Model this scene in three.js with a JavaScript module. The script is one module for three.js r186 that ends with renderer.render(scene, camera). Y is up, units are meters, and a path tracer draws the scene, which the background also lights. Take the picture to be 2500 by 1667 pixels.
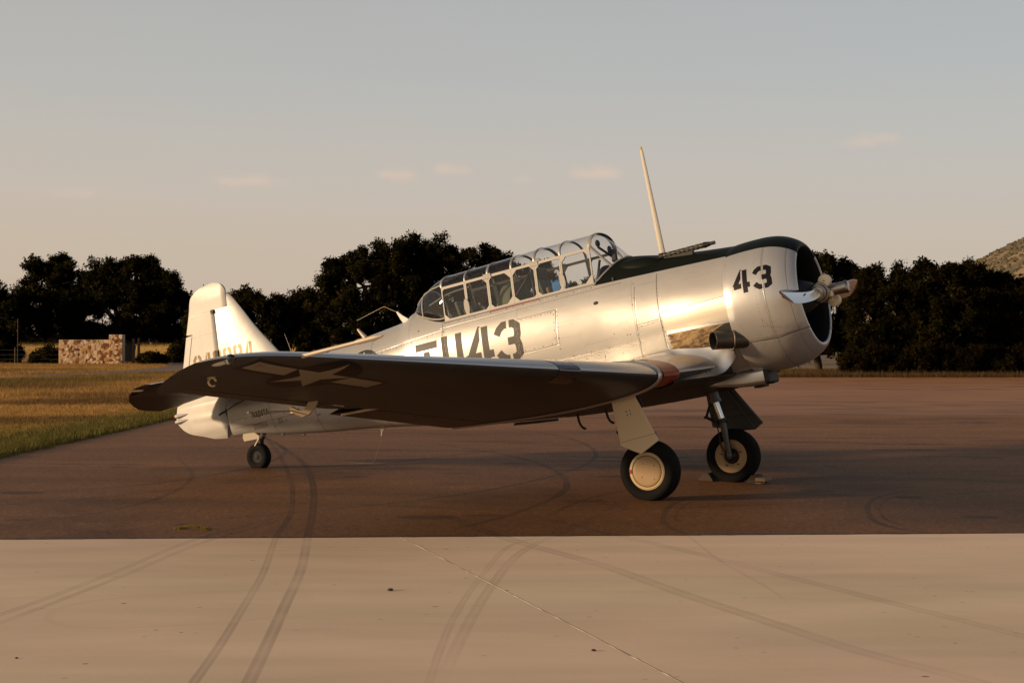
import * as THREE from 'three';
import { mergeGeometries, mergeVertices, toCreasedNormals } from 'three/addons/utils/BufferGeometryUtils.js';
import { ImprovedNoise } from 'three/addons/math/ImprovedNoise.js';
import { RoundedBoxGeometry } from 'three/addons/geometries/RoundedBoxGeometry.js';
import { ConvexGeometry } from 'three/addons/geometries/ConvexGeometry.js';

// ------------------------------------------------------------------ camera, sky, sun, exposure
const scene = new THREE.Scene();
const camera = new THREE.PerspectiveCamera(27.0, 1024 / 682, 0.1, 6000);
camera.position.set(0, 1.54, 0);
camera.rotation.x = 0.00187;                        // almost level, a breath upwards
const renderer = new THREE.WebGLRenderer({ antialias: true });
renderer.toneMapping = THREE.LinearToneMapping;
const EXPOSURE = 1.5;
renderer.toneMappingExposure = EXPOSURE;
renderer.shadowMap.enabled = true;
renderer.shadowMap.type = THREE.PCFSoftShadowMap;

const SUN_EL = THREE.MathUtils.degToRad(10.5), SUN_AZ = THREE.MathUtils.degToRad(15);   // low in the west, straight left of the view
const sunDir = new THREE.Vector3(-Math.cos(SUN_EL) * Math.cos(SUN_AZ), Math.sin(SUN_EL), Math.cos(SUN_EL) * Math.sin(SUN_AZ));
const sun = new THREE.DirectionalLight(new THREE.Color().setRGB(1.0, 0.71, 0.43), 2.7);
sun.position.copy(sunDir).multiplyScalar(80).add(new THREE.Vector3(0, 0, -15));
sun.target.position.set(0, 0, -15);
sun.castShadow = true;
sun.shadow.radius = 7;
sun.shadow.mapSize.set(4096, 4096);
Object.assign(sun.shadow.camera, { left: -45, right: 45, top: 30, bottom: -30, near: 1, far: 220 });
scene.add(sun, sun.target);

// evening sky computed for every direction: warm low glow towards the sun, grey blue overhead, a few thin clouds low down
const noise3 = new ImprovedNoise();
const fbm = (x, y, z, o = 4) => { let s = 0, a = 0.5; for (let i = 0; i < o; i++) { s += a * noise3.noise(x, y, z); x *= 2.03; y *= 2.03; z *= 2.03; a *= 0.5; } return s; };
const clamp = THREE.MathUtils.clamp, lerp = THREE.MathUtils.lerp, sstep = THREE.MathUtils.smoothstep;
function ramp(stops, x) {
  for (let i = 1; i < stops.length; i++) if (x <= stops[i][0]) {
    const t = clamp((x - stops[i - 1][0]) / (stops[i][0] - stops[i - 1][0]), 0, 1);
    return [1, 2, 3].map((c) => lerp(stops[i - 1][c], stops[i][c], t));
  }
  return stops[stops.length - 1].slice(1);
}
const SKY_STOPS = [[-90, 0.30, 0.22, 0.15], [-2, 0.44, 0.34, 0.24], [0, 0.555, 0.45, 0.345], [4, 0.57, 0.485, 0.395], [6, 0.555, 0.50, 0.44], [8, 0.525, 0.498, 0.457], [10.5, 0.475, 0.48, 0.47], [13.5, 0.445, 0.452, 0.452], [22, 0.30, 0.315, 0.34], [40, 0.12, 0.135, 0.165], [90, 0.06, 0.072, 0.10]];
const CLOUDS = [[-0.184, 0.1115, 0.030, 0.0065, 0.40], [-0.080, 0.1170, 0.020, 0.0060, 0.42], [-0.043, 0.1215, 0.017, 0.0050, 0.36], [0.058, 0.1190, 0.027, 0.0065, 0.50], [0.008, 0.1150, 0.010, 0.0035, 0.22], [0.247, 0.1375, 0.022, 0.0058, 0.40], [-0.30, 0.100, 0.03, 0.004, 0.2],
  [0.9, 0.16, 0.06, 0.010, 0.4], [-1.1, 0.13, 0.07, 0.009, 0.4], [1.6, 0.2, 0.08, 0.011, 0.4], [2.7, 0.15, 0.07, 0.010, 0.4], [-2.3, 0.18, 0.07, 0.010, 0.4]];
{
  const W = 2048, H = 1024, data = new Float32Array(W * H * 4), sx = sunDir.x, sy = sunDir.y, sz = sunDir.z;
  for (let j = 0; j < H; j++) {
    const el = ((j + 0.5) / H - 0.5) * Math.PI, y = Math.sin(el), ce = Math.cos(el), base = ramp(SKY_STOPS, THREE.MathUtils.radToDeg(el));
    for (let i = 0; i < W; i++) {
      const a = ((i + 0.5) / W - 0.5) * 2 * Math.PI, x = Math.cos(a) * ce, z = Math.sin(a) * ce;
      const ang = Math.acos(clamp(x * sx + y * sy + z * sz, -1, 1));
      const low = Math.exp(-Math.max(el, 0) / 0.35);
      const wide = Math.exp(-((ang / 0.66) ** 2)), near = Math.exp(-((ang / 0.30) ** 2)), core = Math.exp(-((ang / 0.09) ** 2));
      const az = Math.atan2(x, -z);
      const side = 0.5 + 0.5 * Math.cos(az + Math.PI / 2);          // 1 towards the sun, 0 opposite
      const right = clamp(az / 0.35, -1, 1) * 0.035;
      let c = [base[0] * (1 - right * 0.2), base[1] * (1 + right * 0.5), base[2] * (1 + right * 1.2)];
      if (el < 0) { c = c.map((v) => v * 0.8); }
      c[0] += 0.9 * wide * low + 0.35 * near + 0.6 * core; c[1] += 0.60 * wide * low + 0.23 * near + 0.38 * core; c[2] += 0.30 * wide * low + 0.11 * near + 0.18 * core;
      const west = sstep(0.5 + 0.5 * Math.cos(az + Math.PI * 0.68), 0.55, 1.0) * sstep(el, 0.05, 0.45) * (1 - sstep(el, 0.9, 1.4));   // the sunset half of the sky stays paler high up
      c[0] += 0.20 * west; c[1] += 0.175 * west; c[2] += 0.14 * west;
      const back = 0 * Math.max(0, z) * Math.max(0, el < 0 ? 0 : 1);     // a touch bluer behind the camera, away from the view
      c[0] *= 1 - 0.30 * back; c[1] *= 1 - 0.26 * back; c[2] *= 1 - 0.16 * back;
      if (el > 0.05 && el < 0.26) for (const [ca, ce2, cw, ch, cd] of CLOUDS) {
        const dx = (az - ca) / cw, dy = (el - ce2) / ch;
        if (Math.abs(dx) > 2 || Math.abs(dy) > 3) continue;
        const n = fbm(az * 70, el * 210, 3.1, 4), shape = Math.exp(-dx * dx * 1.6 - (dy > 0 ? dy * dy * 1.5 : dy * dy * 4)) * (1 + n * 2.2);
        const d = clamp(sstep(shape, 0.12, 0.95) * cd * 1.9, 0, 1), lift = dy > -0.2 ? 1 : 0.95;
        c[0] = lerp(c[0], 0.68 * lift, d); c[1] = lerp(c[1], 0.545 * lift, d); c[2] = lerp(c[2], 0.445 * lift, d);
      }
      data.set([c[0] / EXPOSURE, c[1] / EXPOSURE, c[2] / EXPOSURE, 1], (j * W + i) * 4);
    }
  }
  const sky = new THREE.DataTexture(data, W, H, THREE.RGBAFormat, THREE.FloatType);
  sky.mapping = THREE.EquirectangularReflectionMapping; sky.magFilter = THREE.LinearFilter; sky.minFilter = THREE.LinearFilter; sky.needsUpdate = true;
  scene.background = sky; scene.environment = sky;
}

// ------------------------------------------------------------------ helpers
let seedState = 20240611;
const rnd = () => { seedState = (seedState + 0x6d2b79f5) | 0; let t = Math.imul(seedState ^ (seedState >>> 15), 1 | seedState); t = (t + Math.imul(t ^ (t >>> 7), 61 | t)) ^ t; return ((t ^ (t >>> 14)) >>> 0) / 4294967296; };
const rr = (a, b) => a + (b - a) * rnd();
const V = (x, y, z) => new THREE.Vector3(x, y, z);
const used = new Map();
function numbered(name) { const n = used.get(name) ?? 0; used.set(name, n + 1); return n ? name + '_' + String(n).padStart(3, '0') : name; }
function tag(o, label, category, group, kind) { if (label) o.userData.label = label; if (category) o.userData.category = category; if (group) o.userData.group = group; if (kind) o.userData.kind = kind; return o; }
function shade(o) { o.castShadow = true; o.receiveShadow = true; return o; }
function thing(name, label, category, pos = [0, 0, 0], group) { const g = new THREE.Group(); g.name = numbered(name); g.position.set(...pos); scene.add(g); return tag(g, label, category, group); }
function structure(name, geo, mat, label) { const m = shade(new THREE.Mesh(geo, mat)); m.name = numbered(name); scene.add(m); return tag(m, label, null, null, 'structure'); }
function part(name, geo, mat, parent, label) { const m = shade(new THREE.Mesh(Array.isArray(geo) ? merge(geo) : geo, mat)); m.name = name; parent.add(m); if (label) m.userData.label = label; return m; }
function groupPart(name, parent, label) { const g = new THREE.Group(); g.name = name; parent.add(g); if (label) g.userData.label = label; return g; }
function merge(list, groups = false) {
  return mergeGeometries(list.map((g) => { const q = g.index ? g.toNonIndexed() : g.clone(); for (const k of Object.keys(q.attributes)) if (!['position', 'normal', 'uv'].includes(k)) q.deleteAttribute(k); if (!q.attributes.uv) q.setAttribute('uv', new THREE.BufferAttribute(new Float32Array(q.attributes.position.count * 2), 2)); q.morphAttributes = {}; q.clearGroups(); return q; }), groups);
}
// a sheet of (nu+1) x (nv+1) points; fn(u, v) -> [x, y, z]; normals are smooth, seams at v = 0 / 1 joined when closed
function sheet(nu, nv, fn, { uv, closed = false, flip = false } = {}) {
  const P = [], T = [], I = [];
  for (let i = 0; i <= nu; i++) for (let j = 0; j <= nv; j++) { const p = fn(i / nu, j / nv); P.push(...p); T.push(...(uv ? uv(p, i / nu, j / nv) : [i / nu, j / nv])); }
  for (let i = 0; i < nu; i++) for (let j = 0; j < nv; j++) { const a = i * (nv + 1) + j, b = a + 1, c = a + nv + 1, d = c + 1; if (flip) I.push(a, b, c, b, d, c); else I.push(a, c, b, b, c, d); }
  const g = new THREE.BufferGeometry();
  g.setAttribute('position', new THREE.Float32BufferAttribute(P, 3)); g.setAttribute('uv', new THREE.Float32BufferAttribute(T, 2)); g.setIndex(I); g.computeVertexNormals();
  if (closed) { const n = g.attributes.normal; for (let i = 0; i <= nu; i++) { const a = i * (nv + 1), b = a + nv, v = V(n.getX(a) + n.getX(b), n.getY(a) + n.getY(b), n.getZ(a) + n.getZ(b)).normalize(); n.setXYZ(a, v.x, v.y, v.z); n.setXYZ(b, v.x, v.y, v.z); } }
  return g;
}
function bar(a, b, r0, r1 = r0, seg = 10, caps = true) {   // round bar from a to b
  const A = V(...a), B = V(...b), d = B.clone().sub(A), g = new THREE.CylinderGeometry(r1, r0, d.length(), seg, 1, !caps);
  g.applyQuaternion(new THREE.Quaternion().setFromUnitVectors(V(0, 1, 0), d.clone().normalize())); const m = A.add(B).multiplyScalar(0.5); return g.translate(m.x, m.y, m.z);
}
function tube(pts, r, seg = 24, rad = 8, closed = false) { return new THREE.TubeGeometry(new THREE.CatmullRomCurve3(pts.map((p) => V(...p)), closed, 'catmullrom', 0.5), seg, r, rad, closed); }
function box(w, h, d, x = 0, y = 0, z = 0, r = 0.004) { const g = r ? new RoundedBoxGeometry(w, h, d, 1, Math.min(r, w / 2.1, h / 2.1, d / 2.1)) : new THREE.BoxGeometry(w, h, d); return g.translate(x, y, z); }
function lathe(profile, seg = 48) { return new THREE.LatheGeometry(profile.map(([r, y]) => new THREE.Vector2(r, y)), seg); }
function ball(r, x, y, z, sx = 1, sy = 1, sz = 1, a = 16, b = 12) { return new THREE.SphereGeometry(r, a, b).scale(sx, sy, sz).translate(x, y, z); }
function plateXY(pts, depth, bevel = 0.003, holes = []) {   // outline in x, y with thickness along z
  const s = new THREE.Shape(pts.map(([x, y]) => new THREE.Vector2(x, y)));
  for (const h of holes) s.holes.push(new THREE.Path(h.map(([x, y]) => new THREE.Vector2(x, y))));
  return new THREE.ExtrudeGeometry(s, { depth, bevelEnabled: bevel > 0, bevelThickness: bevel, bevelSize: bevel, bevelSegments: 1, curveSegments: 12 }).translate(0, 0, -depth / 2);
}
// monotone cubic through a table of [x, a, b, c ...] rows
function table(rows) {
  rows = [...rows].sort((p, q) => p[0] - q[0]);
  const n = rows.length, k = rows[0].length - 1, M = [];
  for (let c = 1; c <= k; c++) {
    const d = [], m = new Array(n);
    for (let i = 0; i < n - 1; i++) d.push((rows[i + 1][c] - rows[i][c]) / (rows[i + 1][0] - rows[i][0]));
    m[0] = d[0]; m[n - 1] = d[n - 2];
    for (let i = 1; i < n - 1; i++) m[i] = d[i - 1] * d[i] <= 0 ? 0 : 2 * d[i - 1] * d[i] / (d[i - 1] + d[i]);
    M.push(m);
  }
  return (x) => {
    x = clamp(x, rows[0][0], rows[n - 1][0]);
    let i = 0; while (i < n - 2 && x > rows[i + 1][0]) i++;
    const h = rows[i + 1][0] - rows[i][0], t = (x - rows[i][0]) / h, t2 = t * t, t3 = t2 * t;
    return M.map((m, c) => (2 * t3 - 3 * t2 + 1) * rows[i][c + 1] + (t3 - 2 * t2 + t) * h * m[i] + (-2 * t3 + 3 * t2) * rows[i + 1][c + 1] + (t3 - t2) * h * m[i + 1]);
  };
}
const col = (r, g, b) => new THREE.Color().setRGB(r, g, b);
const std = (r, g, b, rough = 0.6, metal = 0, extra = {}) => new THREE.MeshStandardMaterial({ color: col(r, g, b), roughness: rough, metalness: metal, side: THREE.DoubleSide, ...extra });
const phys = (r, g, b, rough, metal, extra = {}) => new THREE.MeshPhysicalMaterial({ color: col(r, g, b), roughness: rough, metalness: metal, side: THREE.DoubleSide, ...extra });
function canvas(w, h) { const c = document.createElement('canvas'); c.width = w; c.height = h; return c; }
function ctex(c, srgb = true, repeat) { const t = new THREE.CanvasTexture(c); if (srgb) t.colorSpace = THREE.SRGBColorSpace; t.anisotropy = 8; if (repeat) { t.wrapS = t.wrapT = THREE.RepeatWrapping; t.repeat.set(...repeat); } return t; }
// cheap lattice value noise for pixel loops
const PERM = new Uint16Array(65536); { for (let i = 0; i < 65536; i++) PERM[i] = Math.floor(rnd() * 65536); }
const hash2 = (x, y) => PERM[(PERM[x & 65535] + y) & 65535] / 65536;
function vnoise(x, y) { const ix = Math.floor(x), iy = Math.floor(y); let u = x - ix, v = y - iy; u = u * u * (3 - 2 * u); v = v * v * (3 - 2 * v); const a = hash2(ix, iy), b = hash2(ix + 1, iy), c = hash2(ix, iy + 1), d = hash2(ix + 1, iy + 1); return a + (b - a) * u + (c - a) * v + (a - b - c + d) * u * v; }
const vfbm = (x, y, o = 4) => { let s = 0, a = 0.5, n = 0; for (let i = 0; i < o; i++) { s += a * vnoise(x, y); n += a; x = x * 2.07 + 17.3; y = y * 2.07 + 9.1; a *= 0.5; } return s / n; };
const toS = (v) => { v = clamp(v, 0, 1); return Math.round(255 * (v <= 0.0031308 ? 12.92 * v : 1.055 * Math.pow(v, 1 / 2.4) - 0.055)); };
const css = (r, g, b, a = 1) => `rgba(${toS(r)},${toS(g)},${toS(b)},${a})`;
// ------------------------------------------------------------------ ground: apron, concrete, field, road, hill
const CONC_Z = (x) => -11.39 - 0.0459 * x;          // front edge of the asphalt
const APRON_L = -7.06, APRON_FAR = -66.2;
// rubber marks in metres on the ground: [points (x, z), width, strength]
const MARKS = [
  [[[-1.40, -5.6], [-1.45, -6.47], [-1.49, -7.19], [-1.58, -8.39], [-1.67, -9.5], [-1.89, -11.41], [-2.01, -12.87], [-2.39, -15.44], [-2.99, -18.58], [-3.79, -22.28], [-5.0, -27]], 0.052, 0.20],
  [[[-1.15, -5.6], [-1.2, -6.47], [-1.25, -7.19], [-1.34, -8.39], [-1.44, -9.68], [-1.64, -11.41], [-1.92, -13.75], [-2.28, -16.19], [-2.74, -18.58], [-3.72, -22.28], [-4.9, -26]], 0.070, 0.24],
  [[[-2.0, -13], [-2.5, -11.24], [-2.68, -9.68], [-2.84, -8.53], [-2.92, -8.1], [-3.1, -6.8]], 0.06, 0.17],
  [[[-1.8, -13.2], [-2.38, -11.16], [-2.59, -9.46], [-2.76, -8.3], [-2.83, -7.85], [-3.0, -6.6]], 0.05, 0.14],
  [[[1.3, -15], [0.7, -12.6], [0.19, -11.31], [0.0, -10.92], [-0.19, -9.57], [-0.33, -7.99], [-0.38, -6.47], [-0.4, -5.4]], 0.045, 0.10],
  [[[1.3, -14], [0.25, -11.19], [0.04, -10.38], [-0.13, -9.07], [-0.23, -7.99], [-0.33, -6.47]], 0.07, 0.11],
  [[[-1.0, -14], [0.0, -11.19], [0.61, -9.95], [1.07, -8.74], [1.44, -7.85], [1.75, -7.13], [2.1, -6.53], [2.6, -5.4]], 0.125, 0.13],
  [[[-0.4, -14], [0.84, -11.49], [1.36, -10.46], [1.76, -9.57], [2.14, -8.74], [2.46, -8.04], [2.7, -7.5], [3.2, -6.3]], 0.105, 0.11],
  [[[1.3, -12.3], [1.41, -11.49], [1.48, -10.15], [1.63, -8.89], [1.65, -8.3]], 0.025, 0.10],
  [[[5.2, -16.0], [3.86, -14.59], [3.53, -13.98], [3.27, -13.04], [3.17, -12.28], [3.28, -11.84], [3.6, -11.4]], 0.05, 0.30],
  [[[5.3, -15.7], [3.95, -14.5], [3.63, -13.9], [3.38, -13.04], [3.30, -12.35], [3.42, -11.9]], 0.03, 0.26],
  [[[1.9, -14.6], [1.64, -13.98], [1.44, -13.25], [1.32, -12.28], [1.38, -11.71], [1.6, -11.2]], 0.05, 0.30],
  [[[2.1, -14.6], [1.75, -13.9], [1.56, -13.25], [1.44, -12.4], [1.5, -11.71]], 0.03, 0.22],
  [[[-7.0, -14.2], [-4.4, -15.2], [-3.4, -17.3], [-3.2, -20], [-3.9, -23]], 0.07, 0.25],
  [[[-6.4, -12.6], [-4.2, -14.3], [-2.2, -17.5], [0.5, -21.5], [4, -24]], 0.06, 0.24],
  [[[-3.0, -12.2], [-0.6, -14.5], [1.0, -18.5], [1.0, -23], [-0.4, -27]], 0.06, 0.25],
  [[[-2.2, -14.0], [0.4, -13.2], [3.4, -14.1], [6.5, -15.6], [10, -16]], 0.05, 0.22],
  [[[0.2, -12.4], [0.9, -14.5], [2.3, -16.3], [5.2, -17.2], [10, -17]], 0.05, 0.2],
  [[[-0.6, -11.6], [0.1, -13.2], [0.6, -15.5], [0.2, -19], [-1.6, -23]], 0.07, 0.25],
  [[[-4.4, -11.5], [-3.6, -13.8], [-3.7, -16.4], [-4.6, -19.5]], 0.05, 0.2],
];
const STREAKS = []; { const keep = seedState; for (let i = 0; i < 120; i++) STREAKS.push([rr(-6, 24), -rr(16, 62), rr(1, 7), rr(0.05, 0.2), rr(-0.16, 0.16), rr(0.15, 0.6)]); for (let i = 0; i < 26; i++) STREAKS.push([rr(-2, 9), -rr(19, 34), rr(1.2, 4), rr(0.05, 0.16), rr(-0.1, 0.22), rr(0.25, 0.6)]); for (let i = 0; i < 46; i++) STREAKS.push([rr(0, 24), -rr(20, 58), rr(1, 5), rr(0.10, 0.32), rr(-0.1, 0.1), rr(0.4, 0.95)]); seedState = keep + 977; }
// paints a rectangle of ground (x0..x1, z0 far .. z1 near) into a canvas
function groundCanvas(W, H, x0, x1, z0, z1, pixel, marks, streaks, marksColor, extra) {
  const c = canvas(W, H), g = c.getContext('2d'), im = g.createImageData(W, H), d = im.data;
  for (let j = 0; j < H; j++) { const z = z0 + (z1 - z0) * (j + 0.5) / H; for (let i = 0; i < W; i++) { const x = x0 + (x1 - x0) * (i + 0.5) / W, p = pixel(x, z), o = (j * W + i) * 4; d[o] = toS(p[0]); d[o + 1] = toS(p[1]); d[o + 2] = toS(p[2]); d[o + 3] = 255; } }
  g.putImageData(im, 0, 0);
  const kx = W / (x1 - x0), kz = H / (z1 - z0);
  g.save(); g.setTransform(kx, 0, 0, kz, -x0 * kx, -z0 * kz); g.lineCap = 'round'; g.lineJoin = 'round';
  for (const [pts, w, s] of marks) {
    const curve = new THREE.CatmullRomCurve3(pts.map(([x, z]) => V(x, 0, z))), N = Math.ceil(curve.getLength() / 0.09), P = curve.getPoints(N);
    for (let i = 0; i < N; i++) {
      const a = (P[i].z < CONC_Z(P[i].x) ? 1.7 : 1) * s * clamp(0.1 + 1.7 * vfbm(P[i].x * 2.3 + w * 90, P[i].z * 2.3, 3), 0.15, 1.5) * sstep(i, 0, 14) * sstep(N - i, 0, 14), dx = P[i + 1].x - P[i].x, dz = P[i + 1].z - P[i].z, l = Math.hypot(dx, dz), nx = -dz / l, nz = dx / l;
      for (const [off, ww, k] of [[0, 1, 0.6], [0.28, 0.3, 0.45], [-0.28, 0.3, 0.45], [-0.43, 0.1, 0.5], [0.43, 0.1, 0.4]]) {
        g.strokeStyle = css(...marksColor, a * k); g.lineWidth = w * ww; g.lineCap = 'butt';
        g.beginPath(); g.moveTo(P[i].x + nx * off * w, P[i].z + nz * off * w); g.lineTo(P[i + 1].x + nx * off * w + dx * 0.04, P[i + 1].z + nz * off * w + dz * 0.04); g.stroke();
      }
    }
  }
  for (const [x, z, len, w, slope, s] of streaks) {
    const N = 24; for (let i = 0; i < N; i++) { const t = i / N, a = s * Math.sin(Math.PI * (t + 0.5 / N)) * (0.5 + vnoise(x * 9 + i * 0.4, z)); g.strokeStyle = css(...marksColor, a); g.lineWidth = w * (0.5 + vnoise(i * 0.7, x * 3)); g.beginPath(); g.moveTo(x + len * (t - 0.5), z + slope * len * (t - 0.5)); g.lineTo(x + len * (t - 0.5 + 1.15 / N), z + slope * len * (t - 0.5 + 1.15 / N)); g.stroke(); }
  }
  if (extra) extra(g);
  g.restore();
  return c;
}
const asphaltPixel = (grain) => (x, z) => {
  const big = vfbm(x * 0.22 + 40, z * 0.5 + 9, 4), mid = vfbm(x * 0.9 + 3, z * 2.2, 3), lane = vfbm(x * 0.05 + 7, z * 1.3, 3);
  let k = 0.72 + 0.32 * big + 0.22 * (mid - 0.5) + 0.32 * (lane - 0.5);
  if (grain) { const f = hash2(Math.floor(x * 62), Math.floor(z * 62)), f2 = vnoise(x * 45, z * 45); k *= 0.70 + 0.48 * (f2 - 0.1) + 0.42 * (f - 0.5) + (f > 0.985 ? 0.7 : 0); }
  const oil = sstep(vfbm(x * 0.55 + 90, z * 0.8 + 31, 4), 0.60, 0.78) * 0.30; k *= 1 - oil;
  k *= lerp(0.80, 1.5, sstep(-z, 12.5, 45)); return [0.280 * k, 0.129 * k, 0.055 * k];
};
const concretePixel = (x, z) => {
  const big = vfbm(x * 0.5 + 11, z * 1.1 + 5, 4), streak = vfbm(x * 0.9 + 70, z * 5.5, 3), fine = vnoise(x * 70, z * 70), pat = sstep(vfbm(x * 0.8 + 33, z * 1.6 + 61, 3), 0.52, 0.62);
  let k = 0.94 + 0.34 * (big - 0.5) + 0.15 * (streak - 0.5) + 0.035 * (fine - 0.5) - 0.03 * pat;
  const speck = hash2(Math.floor(x * 40), Math.floor(z * 40)) > 0.9985 ? 0.8 : 1;
  k *= speck; return [0.80 * k, (0.59 + 0.06 * (vfbm(x * 0.35 + 5, z * 0.9 + 44, 3) - 0.5)) * k, (0.40 + 0.025 * (streak - 0.5)) * k];
};
const rubber = [0.035, 0.022, 0.018];
{
  const spots = (g) => { for (let i = 0; i < 46; i++) { const x = rr(-5, 5), z = rr(-11, -5.5), s = rr(0.006, 0.012); g.fillStyle = css(0.12, 0.07, 0.04, rr(0.35, 0.8)); g.beginPath(); g.ellipse(x, z, s * 1.5, s, 0, 0, 7); g.fill(); } };
  const concreteMap = groundCanvas(2048, 1400, -5.2, 5.2, -11.8, -5.2, concretePixel, MARKS, [], [0.20, 0.125, 0.09], (g) => {
    spots(g);
    // old pale tyre loop and scuffs left on the slab
    g.strokeStyle = css(0.66, 0.46, 0.30, 0.35); g.lineWidth = 0.05; g.beginPath(); g.moveTo(-1.6, -8.9); g.bezierCurveTo(-3.0, -8.7, -2.7, -7.9, -2.4, -7.75); g.bezierCurveTo(-2.0, -7.65, -1.6, -7.9, -1.2, -8.05); g.stroke();
    for (let i = 0; i < 60; i++) { const x = rr(-5, 5), z = rr(-11.2, -5.5), l = rr(0.2, 1.3); g.strokeStyle = css(0.64, 0.46, 0.31, rr(0.05, 0.2)); g.lineWidth = rr(0.01, 0.035); g.beginPath(); g.moveTo(x, z); g.quadraticCurveTo(x + l / 2, z + rr(-0.06, 0.06), x + l, z + rr(-0.08, 0.08)); g.stroke(); }
    g.lineCap = 'round';
  });
  const concreteMat = std(1, 1, 1, 0.82, 0, { map: ctex(concreteMap) }), plainConc = canvas(512, 512);
  { const g = plainConc.getContext('2d'), im = g.createImageData(512, 512); for (let j = 0; j < 512; j++) for (let i = 0; i < 512; i++) { const p = concretePixel(i / 40, j / 40), o = (j * 512 + i) * 4; for (let k = 0; k < 3; k++) im.data[o + k] = toS(p[k]); im.data[o + 3] = 255; } g.putImageData(im, 0, 0); }
  const plainMat = std(1, 1, 1, 0.82, 0, { map: ctex(plainConc, true, [1, 1]) });
  const quad = (pts, uv, y = 0) => { const g = new THREE.BufferGeometry(); g.setAttribute('position', new THREE.Float32BufferAttribute(pts.flatMap(([x, z]) => [x, y, z]), 3)); g.setAttribute('normal', new THREE.Float32BufferAttribute(pts.flatMap(() => [0, 1, 0]), 3)); g.setAttribute('uv', new THREE.Float32BufferAttribute(pts.flatMap(uv), 2)); g.setIndex([0, 1, 2, 0, 2, 3]); return g.toNonIndexed(); };
  const tileUV = ([x, z]) => [x / 12.8, -z / 12.8];
  // two slabs with the real joint between them, running away to the left
  const jx = (z) => 0.86 + (z + 6.47) * (0.86 + 0.90) / (-6.47 + 11.44) * -1 * -1;     // joint line
  const JA = [-0.885, CONC_Z(-0.885)], JB = [1.21, -5.2], gap = 0.007, slabUV = ([x, z]) => [(x + 5.2) / 10.4, 1 - (z + 11.8) / 6.6];
  const left = quad([[-5.2, CONC_Z(-5.2)], [-5.2, -5.2], [JB[0] - gap, -5.2], [JA[0] - gap, JA[1]]], slabUV), right = quad([[JA[0] + gap, JA[1]], [JB[0] + gap, -5.2], [5.2, -5.2], [5.2, CONC_Z(5.2)]], slabUV);
  const pad = structure('concrete_pad', merge([quad([[-40, CONC_Z(-40)], [-40, 14], [-5.2, 14], [-5.2, CONC_Z(-5.2)]], tileUV), quad([[5.2, CONC_Z(5.2)], [5.2, 14], [40, 14], [40, CONC_Z(40)]], tileUV), quad([[-5.2, -5.2], [-5.2, 14], [5.2, 14], [5.2, -5.2]], tileUV)]), plainMat, 'pale tan concrete pad in the foreground');
  part('slab', left, concreteMat, pad); part('slab', right, concreteMat, pad);
  // pale filler in the joint, a few millimetres low and lumpy
  const filler = sheet(90, 4, (u, v) => { const x = lerp(JA[0], JB[0], u), z = lerp(JA[1], JB[1], u), w = (v - 0.5) * 0.014; return [x + w, -0.003 + 0.004 * Math.sin(v * Math.PI) * (0.6 + vnoise(u * 160, 3)), z + w * 0.4]; });
  part('joint_filler', filler, std(0.62, 0.50, 0.38, 0.85), pad);
  // asphalt apron: fine near sheet and plain far sheet, butted
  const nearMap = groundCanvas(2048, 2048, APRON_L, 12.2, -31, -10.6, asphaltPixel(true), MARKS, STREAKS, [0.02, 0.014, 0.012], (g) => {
    for (let i = 0; i < 900; i++) { const x = rr(-7, 12), z = rr(-24, -11.4), s = rr(0.004, 0.012); g.fillStyle = css(0.5, 0.36, 0.22, rr(0.2, 0.7)); g.fillRect(x, z, s * 1.6, s); }
    for (let i = 0; i < 16; i++) { let x = rr(-7, 11), z = rr(-26, -11.6), a = rnd() < 0.6 ? rr(-0.2, 0.2) : rr(0.6, 1.9); g.strokeStyle = css(0.02, 0.014, 0.01, rr(0.3, 0.6)); g.lineWidth = rr(0.008, 0.016); g.beginPath(); g.moveTo(x, z); for (let k = 0; k < 26; k++) { a += rr(-0.35, 0.35) * 0.6; x += 0.12 * Math.cos(a); z += 0.12 * Math.sin(a); g.lineTo(x, z); } g.stroke(); }
    for (let i = 0; i < 40; i++) { const x = rr(-6, 9), z = rr(-20, -11.6), r = rr(0.03, 0.16); g.fillStyle = css(0.02, 0.012, 0.009, rr(0.12, 0.4)); g.beginPath(); g.ellipse(x, z, r * rr(1, 2), r, 0, 0, 7); g.fill(); }
  });
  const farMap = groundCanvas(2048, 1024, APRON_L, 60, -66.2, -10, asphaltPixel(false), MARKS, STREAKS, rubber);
  const bumpC = canvas(512, 512); { const g = bumpC.getContext('2d'), im = g.createImageData(512, 512); for (let i = 0; i < 512 * 512; i++) { const v = 255 * clamp(0.5 + (vnoise((i % 512) / 3, Math.floor(i / 512) / 3) - 0.5) * 0.7 + (hash2(i % 512, Math.floor(i / 512)) - 0.5) * 0.5, 0, 1); im.data.set([v, v, v, 255], i * 4); } g.putImageData(im, 0, 0); }
  const bump = ctex(bumpC, false, [9, 9]);
  const aMat = phys(1, 1, 1, 0.7, 0, { specularIntensity: 0.35, specularColor: col(1, 0.75, 0.55), map: ctex(nearMap), bumpMap: bump, bumpScale: 0.002 }), fMat = phys(1, 1, 1, 0.62, 0, { specularIntensity: 0.4, specularColor: col(1, 0.75, 0.55), map: ctex(farMap) });
  const nUV = ([x, z]) => [(x - APRON_L) / (12.2 - APRON_L), 1 - (z + 31) / 20.4], fUV = ([x, z]) => [(x - APRON_L) / (60 - APRON_L), 1 - (z + 66.2) / 56.2];
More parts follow.
